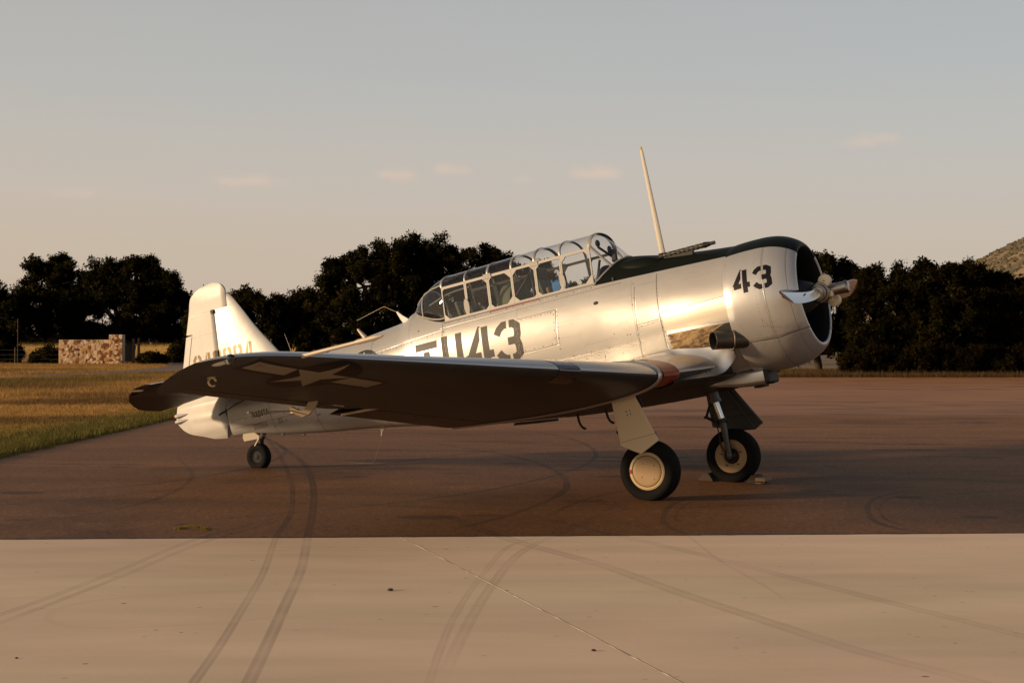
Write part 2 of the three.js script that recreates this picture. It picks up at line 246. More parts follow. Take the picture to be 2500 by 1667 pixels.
  const apron = structure('apron', merge([quad([[12.2, -31], [12.2, CONC_Z(12.2)], [60, CONC_Z(60)], [60, -31]], fUV, -0.004), quad([[APRON_L, APRON_FAR], [APRON_L, -31], [60, -31], [60, APRON_FAR]], fUV, -0.004)]), fMat, 'dark brown asphalt apron marked with rubber streaks');
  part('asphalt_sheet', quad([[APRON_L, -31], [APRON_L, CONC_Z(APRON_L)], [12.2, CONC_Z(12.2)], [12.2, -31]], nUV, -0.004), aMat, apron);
  // crumbling edge where asphalt meets concrete: a thin ragged ridge
  part('asphalt_edge', sheet(420, 2, (u, v) => { const x = lerp(APRON_L, 12.2, u); return [x, v === 0.5 ? 0.004 + 0.005 * vnoise(x * 30, 2) : v === 0 ? 0.0012 : -0.004, CONC_Z(x) + (v === 0 ? 0.022 * (vnoise(x * 9, 3) + 0.6 * vnoise(x * 31, 5) - 0.55) : -0.002 - v * (0.03 + 0.012 * vnoise(x * 11, 8)))]; }), std(0.05, 0.03, 0.02, 0.9), apron);
}
// field: dry mown grass ground, browner and greener by patches
const fieldHeight = (x, z) => (z < -64 || x < -7.1 ? 0.05 * vfbm(x * 0.05 + 30, z * 0.05, 3) : 0) - 0.05;
function fieldTone(x, z) {     // 0 golden .. 1 green, and darkness
  const edge = x > -24 && z > -64 ? sstep(x + 1.6 * vfbm(x * 0.7, z * 0.25, 3) - 0.8, -9.4, -7.2) : 0, patch = vfbm(x * 0.16 + 5, z * 0.07 + 2, 4);
  return { green: clamp(edge * 0.9 + 0.5 * sstep(patch, 0.5, 0.75), 0, 1), brown: sstep(vfbm(x * 0.11 + 50, z * 0.22 + 12, 4), 0.48, 0.68) };
}
{
  const W = 1024, c = canvas(W, W), g = c.getContext('2d'), im = g.createImageData(W, W);
  for (let j = 0; j < W; j++) for (let i = 0; i < W; i++) {
    const x = -120 + 240 * (i + 0.5) / W, z = -160 + 160 * (j + 0.5) / W, t = fieldTone(x, z), f = 0.75 + 0.5 * vfbm(x * 3, z * 3, 3), o = (j * W + i) * 4;
    const gold = [0.22, 0.125, 0.040], green = [0.085, 0.080, 0.018], brown = [0.11, 0.060, 0.022];
    for (let k = 0; k < 3; k++) im.data[o + k] = toS(f * lerp(lerp(gold[k], brown[k], t.brown), green[k], t.green)); im.data[o + 3] = 255;
  }
  g.putImageData(im, 0, 0);
  const uv = (p) => [(p[0] + 120) / 240, 1 - (p[2] + 160) / 160], mat = std(1, 1, 1, 0.95, 0, { map: ctex(c) });
  const cols = [-2600, -1200, -500, -250, -120, -80, -60, -50, -40, -34, -28, -24, -20, -16, -13, -11, -9.5, -8.2, APRON_L + 0.02, 0, 10, 20, 30, 45, 60.5, 90, 130, 250, 600, 1300, 2600], rows = [-4000, -1800, -900, -450, -260, -180, -150, -130, -115, -105, -95, -88, -80, -74, -70, APRON_FAR - 0.02, -60, -52, -46, -40, -36, -32, -28, -25, -22, -19, -16, -13, -11, -5, 5, 60, 500];
  const P = [], T = [], I = [], id = (i, j) => i * rows.length + j;
  for (const x of cols) for (const z of rows) { const p = [x, fieldHeight(x, z) - (x > APRON_L && z > APRON_FAR ? 0.08 : 0), z]; P.push(...p); T.push(...uv(p)); }
  for (let i = 0; i < cols.length - 1; i++) for (let j = 0; j < rows.length - 1; j++) I.push(id(i, j), id(i, j + 1), id(i + 1, j), id(i + 1, j), id(i, j + 1), id(i + 1, j + 1));
  const geo = new THREE.BufferGeometry(); geo.setAttribute('position', new THREE.Float32BufferAttribute(P, 3)); geo.setAttribute('uv', new THREE.Float32BufferAttribute(T, 2)); geo.setIndex(I); geo.computeVertexNormals();
  mat.map.wrapS = mat.map.wrapT = THREE.MirroredRepeatWrapping;
  structure('field', geo, mat, 'dry golden grass field beyond the apron');
  // ribbon roads on the field
  const ribbon = (pts, w) => { const cu = new THREE.CatmullRomCurve3(pts.map(([x, z]) => V(x, 0, z))); return sheet(80, 4, (u, v) => { const p = cu.getPointAt(u), t = cu.getTangentAt(u), k = (v - 0.5) * w * (1 + 0.05 * Math.sin(u * 40)); const x = p.x - t.z * k, z = p.z + t.x * k; return [x, fieldHeight(x, z) + 0.055 + 0.02 * Math.sin(v * Math.PI), z]; }, { flip: true }); };
  const roadMat = std(0.17, 0.11, 0.085, 0.8);
  structure('driveway', merge([ribbon([[-70, -56], [-40, -61], [-23.9, -66.4], [-20.7, -76], [-20.2, -88], [-22.5, -102], [-25.8, -112], [-27, -128], [-24, -150]], 4.2)]), roadMat, 'narrow grey paved drive curving across the grass');
  // rocky scrub hill rising on the right, far away
  const hillH = (x, z) => { const d = Math.hypot((x - 458) / 230, (z + 780) / 330); return 112 * Math.pow(Math.max(0, 1 - d * d * 0.55), 1.6) + 7 * (fbm(x * 0.012, z * 0.012, 4.4, 4)) - 3; };
  const hc = canvas(512, 512), hg = hc.getContext('2d'), hi = hg.createImageData(512, 512);
  for (let j = 0; j < 512; j++) for (let i = 0; i < 512; i++) { const x = i * 1.4, z = j * 1.6, s = sstep(vfbm(x * 0.11, z * 0.11, 4), 0.45, 0.58), r = vfbm(x * 0.02, z * 0.05, 3); const o = (j * 512 + i) * 4; const a = [0.23 + 0.06 * r, 0.165 + 0.04 * r, 0.105], b = [0.13, 0.105, 0.065]; for (let k = 0; k < 3; k++) hi.data[o + k] = toS(lerp(a[k], b[k], s)); hi.data[o + 3] = 255; }
  hg.putImageData(hi, 0, 0);
  const hill = structure('hill', sheet(110, 110, (u, v) => { const x = 108 + 700 * u, z = -1180 + 800 * v; return [x, hillH(x, z), z]; }, { flip: true }), std(1, 1, 1, 0.95, 0, { map: ctex(hc) }), 'tan scrub covered hill rising behind the trees at right');
  const bushGeo = new THREE.IcosahedronGeometry(1, 1); { const p = bushGeo.attributes.position; for (let i = 0; i < p.count; i++) { const k = 0.75 + 0.5 * hash2(Math.round(p.getX(i) * 50) + 99, Math.round(p.getY(i) * 50 + p.getZ(i) * 31) + 77); p.setXYZ(i, p.getX(i) * k, p.getY(i) * k * 0.8, p.getZ(i) * k); } bushGeo.computeVertexNormals(); }
  const N = 12000, inst = shade(new THREE.InstancedMesh(bushGeo, std(0.115, 0.092, 0.05, 0.95), N)), q = new THREE.Object3D();
  for (let i = 0; i < N; i++) { const x = rr(208, 668), z = rr(-900, -480), s = rr(0.4, 1.25); q.position.set(x, hillH(x, z) + s * 0.3, z); q.scale.set(s, s, s); q.rotation.set(0, rr(0, 6), 0); q.updateMatrix(); inst.setMatrixAt(i, q.matrix); }
  inst.name = 'scrub'; inst.userData.kind = 'stuff'; hill.add(inst);
}
// ------------------------------------------------------------------ the airplane (x forward along the thrust line, y up, z starboard)
const PITCH = THREE.MathUtils.degToRad(12.0), HEAD = THREE.MathUtils.degToRad(28.3);
const plane = thing('vintage_airplane', 'silver vintage propeller training airplane parked tail low on the asphalt, lettered TU43', 'airplane', [1.7098, 1.7185, -15.1508]);
plane.rotation.set(0, -HEAD, PITCH);
const heightAt = (x, y) => 1.7185 + x * Math.sin(PITCH) + y * Math.cos(PITCH);    // height of an airplane point above the apron

// ---- skin textures: panel seams, rivets, stencilled numbers, wear
function stencil(g, ch, x, y, w, h, t, ink, gapInk) {       // x, y = lower left, all in canvas pixels, y downwards
  const X = (u) => x + u * w, Y = (v) => y - v * h, line = (pts) => { g.beginPath(); pts.forEach(([u, v], i) => (i ? g.lineTo(X(u), Y(v)) : g.moveTo(X(u), Y(v)))); g.stroke(); };
  g.strokeStyle = ink; g.fillStyle = ink; g.lineWidth = t; g.lineCap = 'butt'; g.lineJoin = 'miter';
  const a = t / 2 / w, b = t / 2 / h, cut = (x0, y0, x1, y1) => { g.globalCompositeOperation = 'destination-out'; g.fillRect(X(x0), Y(y1), (x1 - x0) * w, (y1 - y0) * h); g.globalCompositeOperation = 'source-over'; };
  const s = t * 0.2 / w;
  if (ch === 'T') { line([[0, 1 - b], [1, 1 - b]]); line([[0.5, 1], [0.5, 0]]); cut(0.2, 1 - 2.5 * b, 0.8, 1 - 2 * b); }
  if (ch === 'U') { line([[a, 1], [a, 0.2], [0.25, b], [0.75, b], [1 - a, 0.2], [1 - a, 1]]); cut(0.5 - s, 0, 0.5 + s, 0.3); }
  if (ch === '4') { line([[0.60, 1], [a * 0.9, 0.32], [a * 0.6, 0.22 + b], [1, 0.22 + b]]); line([[0.75 - a * 0.2, 1], [0.75 - a * 0.2, 0]]); cut(0.75 - a * 1.2 - s * 1.6, 0, 0.75 - a * 1.2, 1); }
  if (ch === '3') { line([[0.03, 0.70], [a, 0.82], [0.30, 1 - b], [0.70, 1 - b], [1 - a, 0.82], [1 - a, 0.64], [0.80, 0.5], [0.45, 0.5]]); line([[0.80, 0.5], [1 - a, 0.36], [1 - a, 0.18], [0.70, b], [0.30, b], [a, 0.18], [0.03, 0.28]]); cut(0.5 - s, 0.75, 0.5 + s, 1.02); cut(0.5 - s, -0.02, 0.5 + s, 0.25); }
  if (ch === '8' || ch === '9' || ch === '0') {
    const o = (v0, v1) => { const m = 0.24; g.beginPath(); [[m, v0 + b], [a, v0 + 0.12], [a, v1 - 0.12], [m, v1 - b], [1 - m, v1 - b], [1 - a, v1 - 0.12], [1 - a, v0 + 0.12], [1 - m, v0 + b]].forEach(([u, v], i) => (i ? g.lineTo(X(u), Y(v)) : g.moveTo(X(u), Y(v)))); g.closePath(); g.stroke(); };
    if (ch === '0') o(0, 1); else { o(0.44, 1); if (ch === '8') o(0, 0.56); else line([[1 - a, 0.6], [1 - a, 0.2], [0.7, b], [0.3, b], [a, 0.2]]); }
    cut(0.5 - s, -0.02, 0.5 + s, 1.02);
  }
}
function layer(W, H, draw) { const c = canvas(W, H); draw(c.getContext('2d')); return c; }
const seam = (g, pts, w = 2, a = 0.55) => { g.strokeStyle = `rgba(34,26,20,${a})`; g.lineWidth = w; g.beginPath(); pts.forEach(([x, y], i) => (i ? g.lineTo(x, y) : g.moveTo(x, y))); g.stroke(); g.strokeStyle = `rgba(255,250,240,${a * 0.35})`; g.lineWidth = w * 0.7; g.beginPath(); pts.forEach(([x, y], i) => (i ? g.lineTo(x + 1, y + w) : g.moveTo(x + 1, y + w))); g.stroke(); };
const dots = (g, a, b, step, r, al) => { const L = Math.hypot(b[0] - a[0], b[1] - a[1]), n = Math.max(1, Math.round(L / step)); for (let i = 0; i <= n; i++) { const x = lerp(a[0], b[0], i / n), y = lerp(a[1], b[1], i / n); g.fillStyle = `rgba(40,30,22,${al * (0.5 + rnd() * 0.7)})`; g.beginPath(); g.arc(x, y, r * (0.8 + rnd() * 0.4), 0, 7); g.fill(); } };
function mottle(g, W, H, base, amount, sx, sy) {     // soft uneven tone of old lacquered aluminium
  const im = g.createImageData(W, H), d = im.data;
  for (let j = 0; j < H; j++) for (let i = 0; i < W; i++) { const k = 1 + amount * (vfbm(i * sx, j * sy, 4) - 0.5) * 2 - amount * 0.6 * sstep(vfbm(i * sx * 3 + 50, j * sy * 1.2 + 20, 3), 0.62, 0.8), o = (j * W + i) * 4; d[o] = toS(base[0] * k); d[o + 1] = toS(base[1] * k); d[o + 2] = toS(base[2] * k); d[o + 3] = 255; }
  g.putImageData(im, 0, 0);
}
function bumpMapFor(W, H, draw, wave, sx, sy) {
  return layer(W, H, (g) => { const im = g.createImageData(W, H); for (let j = 0; j < H; j++) for (let i = 0; i < W; i++) { const v = 255 * clamp(0.55 + wave * (vfbm(i * sx, j * sy, 3) - 0.5), 0, 1), o = (j * W + i) * 4; im.data[o] = im.data[o + 1] = im.data[o + 2] = v; im.data[o + 3] = 255; } g.putImageData(im, 0, 0); if (draw) draw(g); });
}

// ---- fuselage form
const FUS = table([   // x, top, bottom, half width, height of the widest place, roundness above, below
  [0.90, 0.672, -0.655, 0.640, 0.00, 2.0, 2.0], [0.52, 0.712, -0.66, 0.605, 0.0, 2.0, 2.05], [0.10, 0.772, -0.655, 0.560, 0.0, 2.0, 2.2], [-0.30, 0.848, -0.65, 0.528, 0.02, 2.05, 2.3], [-0.62, 0.875, -0.645, 0.508, 0.05, 2.15, 2.3],
  [-1.5, 0.885, -0.625, 0.492, 0.07, 2.2, 2.3], [-2.2, 0.885, -0.585, 0.480, 0.09, 2.2, 2.25], [-2.75, 0.880, -0.530, 0.460, 0.11, 2.15, 2.2], [-3.05, 0.862, -0.492, 0.443, 0.12, 2.1, 2.15], [-3.22, 0.785, -0.470, 0.430, 0.12, 2.05, 2.1], [-3.6, 0.742, -0.412, 0.395, 0.13, 2.0, 2.1], [-4.13, 0.692, -0.345, 0.335, 0.15, 2.0, 2.1], [-4.53, 0.645, -0.302, 0.272, 0.16, 2.0, 2.1],
  [-5.15, 0.59, -0.215, 0.205, 0.18, 2.0, 2.1], [-5.43, 0.57, -0.168, 0.170, 0.19, 2.0, 2.1], [-5.79, 0.55, -0.100, 0.125, 0.20, 2.0, 2.2], [-6.06, 0.54, -0.085, 0.085, 0.22, 2.0, 2.6]]);
const fusHalf = (x, y) => { const [t, b, w, m, nu, nl] = FUS(x); const k = y > m ? (y - m) / (t - m) : (m - y) / (m - b), n = y > m ? nu : nl; return w * Math.pow(Math.max(0, 1 - Math.pow(clamp(k, 0, 1), n)), 1 / n); };
function fusPoint(x, phi) { const [t, b, w, m, nu, nl] = FUS(x), c = Math.cos(phi), s = Math.max(0, Math.sin(phi)); return c > 0 ? [x, m - (m - b) * Math.pow(c, 2 / nl), w * Math.pow(s, 2 / nl)] : [x, m + (t - m) * Math.pow(-c, 2 / nu), w * Math.pow(s, 2 / nu)]; }
function fusPhi(x, y) { const [t, b, , m, nu, nl] = FUS(x); return y >= m ? Math.PI - Math.acos(Math.pow(clamp((y - m) / (t - m), 0, 1), nu / 2)) : Math.acos(Math.pow(clamp((m - y) / (m - b), 0, 1), nl / 2)); }
const sillTable = table([[-3.06, 0.872], [-2.98, 0.80], [-2.88, 0.74], [-2.52, 0.615], [-0.62, 0.612], [-0.50, 0.70], [-0.38, 0.81], [-0.31, 0.847]]);
const skinTop = (x) => (x < -3.055 || x > -0.31 ? FUS(x)[0] : Math.min(FUS(x)[0], sillTable(x)[0]));
const deckLine = table([[-0.62, 0.585], [0.07, 0.570], [0.90, 0.545]]);
const UX0 = -6.3, UX1 = 1.0, UY0 = -0.8, UY1 = 1.0, SW = 2048, SH = 512, px = (x) => (x - UX0) / (UX1 - UX0) * SW, py = (y) => (1 - (y - UY0) / (UY1 - UY0)) * SH, ppm = SW / (UX1 - UX0);
const sideUV = (p) => [(p[0] - UX0) / (UX1 - UX0), (p[1] - UY0) / (UY1 - UY0)];
const SEAMS = [[[-2.56, 0.62], [-2.52, -0.55]], [[-1.09, 0.43], [-1.13, 0.05]], [[-1.57, 0.43], [-1.09, 0.43]], [[-1.57, 0.045], [-1.13, 0.05]], [[0.10, 0.55], [0.12, -0.3]], [[-0.15, 0.47], [-0.18, -0.36]], [[-3.62, 0.72], [-3.62, -0.4]], [[-4.6, 0.6], [-4.6, -0.3]], [[-5.32, 0.56], [-5.32, -0.18]], [[-6.05, 0.12], [-5.1, 0.06]], [[-6.3, 0.30], [-2.55, 0.52]], [[-2.55, -0.02], [-6.0, 0.0]], [[-2.6, 0.54], [-0.3, 0.545]], [[-1.6, -0.12], [-0.2, -0.13]], [[-0.18, 0.05], [0.1, 0.06]], [[-1.25, -0.14], [-1.22, -0.35]]];
function fusSkin(text) {
  return layer(SW, SH, (g) => {
    mottle(g, SW, SH, [0.44, 0.423, 0.395], 0.06, 0.012, 0.03);
    for (const [a, b] of SEAMS) { seam(g, [[px(a[0]), py(a[1])], [px(b[0]), py(b[1])]], 1.8, 0.5); dots(g, [px(a[0]) + 5, py(a[1]) + 5], [px(b[0]) + 5, py(b[1]) + 5], 11, 1.1, 0.4); }
    for (let i = 0; i < 70; i++) { const x = px(rr(-2.5, 0.8)), y = py(rr(-0.4, 0.5)); g.strokeStyle = `rgba(70,55,40,${rr(0.03, 0.1)})`; g.lineWidth = rr(1, 3); g.beginPath(); g.moveTo(x, y); g.lineTo(x - rr(20, 110), y + rr(-3, 3)); g.stroke(); }
    // small placards
    if (text) {
      const ink = layer(SW, SH, (q) => {
        const black = '#14110f', H = 0.465 * ppm, y0 = py(-0.015), t = 0.085 * ppm;
        stencil(q, 'T', px(-2.945), y0, 0.30 * ppm, H * 0.96, t, black); stencil(q, 'U', px(-2.585), y0, 0.275 * ppm, H, t, black); stencil(q, '4', px(-2.255), y0, 0.34 * ppm, H, t, black); stencil(q, '3', px(-1.865), y0, 0.315 * ppm, H, t, black);
        q.fillStyle = '#16161c'; q.beginPath(); q.arc(px(-3.73), py(0.255), 0.285 * ppm, 0, 7); q.fill();
        q.fillStyle = '#d8d2c6'; q.beginPath(); for (let i = 0; i < 10; i++) { const r = (i % 2 ? 0.105 : 0.27) * ppm, a = -Math.PI / 2 + i * Math.PI / 5; q.lineTo(px(-3.73) + r * Math.cos(a), py(0.255) + r * Math.sin(a)); } q.fill();
        q.fillStyle = '#191614'; q.font = `bold ${Math.round(0.105 * ppm)}px sans-serif`; q.save(); q.translate(px(-5.64), py(0.075)); q.scale(0.80, 1); q.fillText('N884TA', 0, 0); q.restore();
        q.font = '7px sans-serif'; q.fillStyle = 'rgba(30,24,20,.8)'; ['GND. UNIT ON', 'LANDING GEAR DOWN', 'BEFORE FLIGHT'].forEach((s, i) => q.fillText('—'.repeat(0) + '', 0, 0));
        for (let r = 0; r < 3; r++) for (let k = 0; k < 14; k++) q.fillRect(px(-5.67) + k * 5, py(-0.005) + r * 7, rr(2, 4), 3.2);
        q.font = 'bold 10px monospace'; q.fillText('JACK', px(-5.235), py(-0.028)); q.fillText('HERE', px(-5.235), py(-0.068)); q.strokeStyle = 'rgba(30,24,20,.7)'; q.lineWidth = 1.2; q.beginPath(); q.arc(px(-5.10), py(-0.05), 4, 0, 7); q.stroke();
        q.font = 'bold 8px monospace'; q.fillText('LIFT', px(-4.62), py(0.048)); q.fillText('TUBE', px(-4.60), py(-0.085));
      });
      g.drawImage(ink, 0, 0);
      // rivet heads rubbed bright through the black numbers
      for (let k = 0; k < 6; k++) { g.fillStyle = 'rgba(190,180,165,.9)'; g.beginPath(); g.arc(px(-2.545), py(0.42 - k * 0.072), 1.6, 0, 7); g.fill(); }
      for (let k = 0; k < 120; k++) { const x = px(-1.60 + (rnd() - 0.5) * 0.05), y = py(rr(0.02, 0.42)); g.fillStyle = `rgba(185,172,155,${rr(0.3, 0.9)})`; g.fillRect(x, y, rr(0.8, 2.4), rr(0.8, 2.4)); }
    }
  });
}
const fusBump = ctex(bumpMapFor(SW, SH, (g) => { for (const [a, b] of SEAMS) { g.strokeStyle = 'rgba(0,0,0,.8)'; g.lineWidth = 2; g.beginPath(); g.moveTo(px(a[0]), py(a[1])); g.lineTo(px(b[0]), py(b[1])); g.stroke(); } }, 0.62, 0.009, 0.016), false);
const inkMask = (t) => ctex(layer(SW, SH, (g) => { g.fillStyle = 'rgb(0,69,87)'; g.fillRect(0, 0, SW, SH); if (!t) return; const q2 = layer(SW, SH, (q) => { const H = 0.465 * ppm, y0 = py(-0.015), w = 0.085 * ppm, k = 'rgb(0,125,0)'; stencil(q, 'T', px(-2.945), y0, 0.30 * ppm, H * 0.96, w, k); stencil(q, 'U', px(-2.585), y0, 0.275 * ppm, H, w, k); stencil(q, '4', px(-2.255), y0, 0.34 * ppm, H, w, k); stencil(q, '3', px(-1.865), y0, 0.315 * ppm, H, w, k); q.beginPath(); q.arc(px(-3.73), py(0.255), 0.285 * ppm, 0, 7); q.fill(); }); g.drawImage(q2, 0, 0); }), false);
const inkS = inkMask(true), metal = { roughness: 1, metalness: 1 };
const skinStar = phys(1, 1, 1, metal.roughness, metal.metalness, { roughnessMap: inkS, metalnessMap: inkS, map: ctex(fusSkin(true)), bumpMap: fusBump, bumpScale: 0.003, clearcoat: 0, clearcoatRoughness: 0.25 });
const skinPort = phys(1, 1, 1, 0.27, 0.34, { map: ctex(fusSkin(false)), bumpMap: fusBump, bumpScale: 0.006, clearcoat: 0.25, clearcoatRoughness: 0.22 });
const silver = phys(0.58, 0.565, 0.545, 0.30, 0.75, { clearcoat: 0.2, clearcoatRoughness: 0.25 });
const underShade = phys(0.05, 0.046, 0.041, 0.5, 0.3, { specularIntensity: 0.4 });       // underside shade put into a darkened base colour
const bright = phys(0.86, 0.84, 0.80, 0.24, 0.95);
const dope = phys(0.44, 0.425, 0.40, 0.58, 0.12, { clearcoat: 0.25, clearcoatRoughness: 0.3 });        // silver painted fabric
const cream = std(0.36, 0.235, 0.115, 0.55, 0.0);
const antiGlare = phys(0.006, 0.0078, 0.0052, 0.45, 0, { specularIntensity: 0.18 });
const blackM = std(0.012, 0.011, 0.010, 0.6), gunMetal = std(0.025, 0.024, 0.023, 0.45, 0.4), darkSteel = std(0.12, 0.115, 0.11, 0.4, 0.8), steel = std(0.45, 0.44, 0.43, 0.3, 0.9), rubberM = phys(0.008, 0.0075, 0.007, 0.8, 0, { specularIntensity: 0.25 }), interior = std(0.045, 0.05, 0.035, 0.8), frameM = phys(0.30, 0.285, 0.262, 0.5, 0.15);
const glassM = new THREE.MeshPhysicalMaterial({ color: col(0.93, 0.94, 0.95), roughness: 0.015, metalness: 0, transmission: 1, thickness: 0, ior: 1.45, side: THREE.DoubleSide });

const XS = []; for (let x = -6.06; x <= 0.9001; x += 0.0435) XS.push(x); for (const x of [-3.055, -3.02, -2.52, -0.62, -0.31, 0.9]) XS.push(x);
const xs = [...new Set(XS.map((x) => +x.toFixed(4)))].sort((a, b) => a - b).filter((x) => x >= -6.06 && x <= 0.9);
function skin(side, y0f, y1f, list, cols, mat) {       // fuselage skin between two heights
  return sheet(list.length - 1, cols, (u, v) => { const x = list[Math.round(u * (list.length - 1))], a = y0f(x) === null ? 0 : fusPhi(x, y0f(x)), top = y1f(x), b = top >= FUS(x)[0] - 1e-4 ? Math.PI : fusPhi(x, top), p = fusPoint(x, lerp(a, b, v)); return [p[0], p[1], p[2] * side]; }, { uv: sideUV, flip: side < 0 });
}
const front = xs.filter((x) => x >= -0.62), silverTop = (x) => (x >= -0.62 ? Math.min(deckLine(x)[0], skinTop(x)) : skinTop(x));
const fuselage = part('fuselage', merge([skin(1, () => null, silverTop, xs, 44), skin(-1, () => null, silverTop, xs, 44)], true), [skinStar, skinPort], plane);
fuselage.geometry.groups.forEach((g, i) => { g.materialIndex = i; });
{ // tail cone closing plate and firewall
  part('bulkhead', [new THREE.ShapeGeometry(new THREE.Shape(Array.from({ length: 41 }, (_, i) => { const ph = i / 40 * 2 * Math.PI, s = ph > Math.PI ? -1 : 1, p = fusPoint(-6.055, ph > Math.PI ? 2 * Math.PI - ph : ph); return new THREE.Vector2(p[2] * s, p[1]); }))).rotateY(-Math.PI / 2).translate(-6.055, 0, 0)], dope, fuselage);
}
const deck = part('anti_glare_deck', merge([skin(1, (x) => deckLine(x)[0], skinTop, front, 20), skin(-1, (x) => deckLine(x)[0], skinTop, front, 20)]), antiGlare, plane, 'dark green anti glare deck ahead of the windscreen');
// raised sheet on the starboard side between x0..x1 and y0..y1 (heights may slope), off metres proud
function sidePatch(x0, x1, yl, yh, off, nx = 14, ny = 12, side = 1) {
  const at = (x, y, o) => { const e = 0.004, z = fusHalf(x, y), gx = (fusHalf(x + e, y) - fusHalf(x - e, y)) / (2 * e), gy = clamp((fusHalf(x, y + e) - fusHalf(x, y - e)) / (2 * e), -6, 6), n = V(-gx, -gy, 1).normalize().multiplyScalar(o); return [x + n.x, y + n.y, (z + n.z) * side]; };
  const P = (i, j) => { const ci = clamp(i - 1, 0, nx), cj = clamp(j - 1, 0, ny), x = lerp(x0, x1, ci / nx), y = lerp(yl(x), yh(x), cj / ny), edge = i === 0 || j === 0 || i === nx + 2 || j === ny + 2; return at(x, y, edge ? -0.0006 : off); };
  return toCreasedNormals(sheet(nx + 2, ny + 2, (u, v) => P(Math.round(u * (nx + 2)), Math.round(v * (ny + 2))), { uv: sideUV, flip: side < 0 }), 0.6);
}
const lin = (xa, ya, xb, yb) => (x) => ya + (yb - ya) * (x - xa) / (xb - xa);
part('side_panel', sidePatch(-1.555, -1.10, () => 0.048, () => 0.432, 0.002), skinStar, fuselage);
part('side_panel', sidePatch(-0.165, 0.105, lin(-0.165, 0.055, 0.105, 0.06), () => 0.535, 0.002), skinStar, fuselage);
part('side_panel', sidePatch(-0.175, 0.118, () => -0.30, lin(-0.165, 0.048, 0.105, 0.053), 0.002), skinStar, fuselage);
for (const side of [1, -1]) for (const [xa, xb, ya, yb] of [[-2.505, -1.58, -0.30, 0.555], [-1.555, -0.19, -0.34, -0.125], [-1.085, -0.19, -0.10, 0.548], [-3.60, -2.575, -0.22, 0.52], [-4.58, -3.64, -0.16, 0.46], [-5.30, -4.62, -0.06, 0.40], [-5.98, -5.34, 0.115, 0.39], [-5.98, -5.34, -0.02, 0.095]]) part('skin_panel', sidePatch(xa, xb, () => ya, () => yb, 0.0016, 22, 14, side), side > 0 ? skinStar : skinPort, fuselage);
part('engine_side_panel', sidePatch(0.118, 0.895, lin(0.118, 0.122, 0.895, 0.128), lin(0.118, 0.555, 0.895, 0.532), 0.009), skinStar, fuselage);
part('engine_side_panel', sidePatch(0.14, 0.895, lin(0.14, -0.072, 0.895, -0.118), lin(0.14, 0.116, 0.895, 0.122), 0.013), phys(0.60, 0.55, 0.46, 0.25, 0.5), fuselage);
{ // soot-stained shield round the exhaust
  const c = layer(512, 256, (g) => { mottle(g, 512, 256, [0.36, 0.25, 0.13], 0.5, 0.02, 0.03); for (let i = 0; i < 200; i++) { g.fillStyle = `rgba(30,16,6,${rr(0.05, 0.3)})`; g.beginPath(); g.ellipse(rr(0, 512), rr(0, 256) ** 1, rr(6, 50), rr(3, 12), rr(-0.4, 0.1), 0, 7); g.fill(); } });
  const stain = phys(1, 1, 1, 0.5, 0.6, { map: ctex(c) });
  const gp = sidePatch(0.16, 0.80, lin(0.16, -0.275, 0.9, -0.38), lin(0.16, -0.078, 0.9, -0.124), 0.003), uvs = gp.attributes.uv, ps = gp.attributes.position; for (let i = 0; i < uvs.count; i++) uvs.setXY(i, (ps.getX(i) - 0.1) / 0.8, (ps.getY(i) + 0.4) / 0.4);
  part('exhaust_shield', gp, stain, fuselage, 'brown soot stained metal shield behind the exhaust');
  part('exhaust_strip', sidePatch(0.16, 0.895, lin(0.16, -0.112, 0.9, -0.142), lin(0.16, -0.076, 0.9, -0.120), 0.010), bright, fuselage);
  part('exhaust_opening', sidePatch(0.585, 0.895, lin(0.585, -0.337, 0.9, -0.378), (x) => lerp(-0.335, -0.118, Math.pow(clamp((x - 0.58) / 0.31, 0, 1), 0.3)), 0.008), blackM, fuselage);
  const pipe = new THREE.CatmullRomCurve3([V(0.95, -0.33, 0.50), V(0.86, -0.318, 0.575), V(0.76, -0.302, 0.655), V(0.685, -0.293, 0.735)]);
  const outer = new THREE.TubeGeometry(pipe, 24, 0.092, 32), inner = new THREE.TubeGeometry(pipe, 24, 0.086, 32), end = pipe.getPoint(1), dir = pipe.getTangent(1), lip = new THREE.TorusGeometry(0.089, 0.0045, 8, 36); lip.applyQuaternion(new THREE.Quaternion().setFromUnitVectors(V(0, 0, 1), dir)).translate(end.x, end.y, end.z);
  const ex = part('exhaust_pipe', [outer, lip], phys(0.10, 0.085, 0.07, 0.42, 0.75), plane, 'black and brown exhaust stub pipe');
  part('pipe_bore', inner, std(0.03, 0.022, 0.017, 0.85), ex);
  const collar = new THREE.TorusGeometry(0.099, 0.010, 8, 36), cp = pipe.getPoint(0.42), ct = pipe.getTangent(0.42); collar.applyQuaternion(new THREE.Quaternion().setFromUnitVectors(V(0, 0, 1), ct)).translate(cp.x, cp.y, cp.z); part('pipe_collar', collar, std(0.16, 0.13, 0.10, 0.5, 0.7), ex);
}

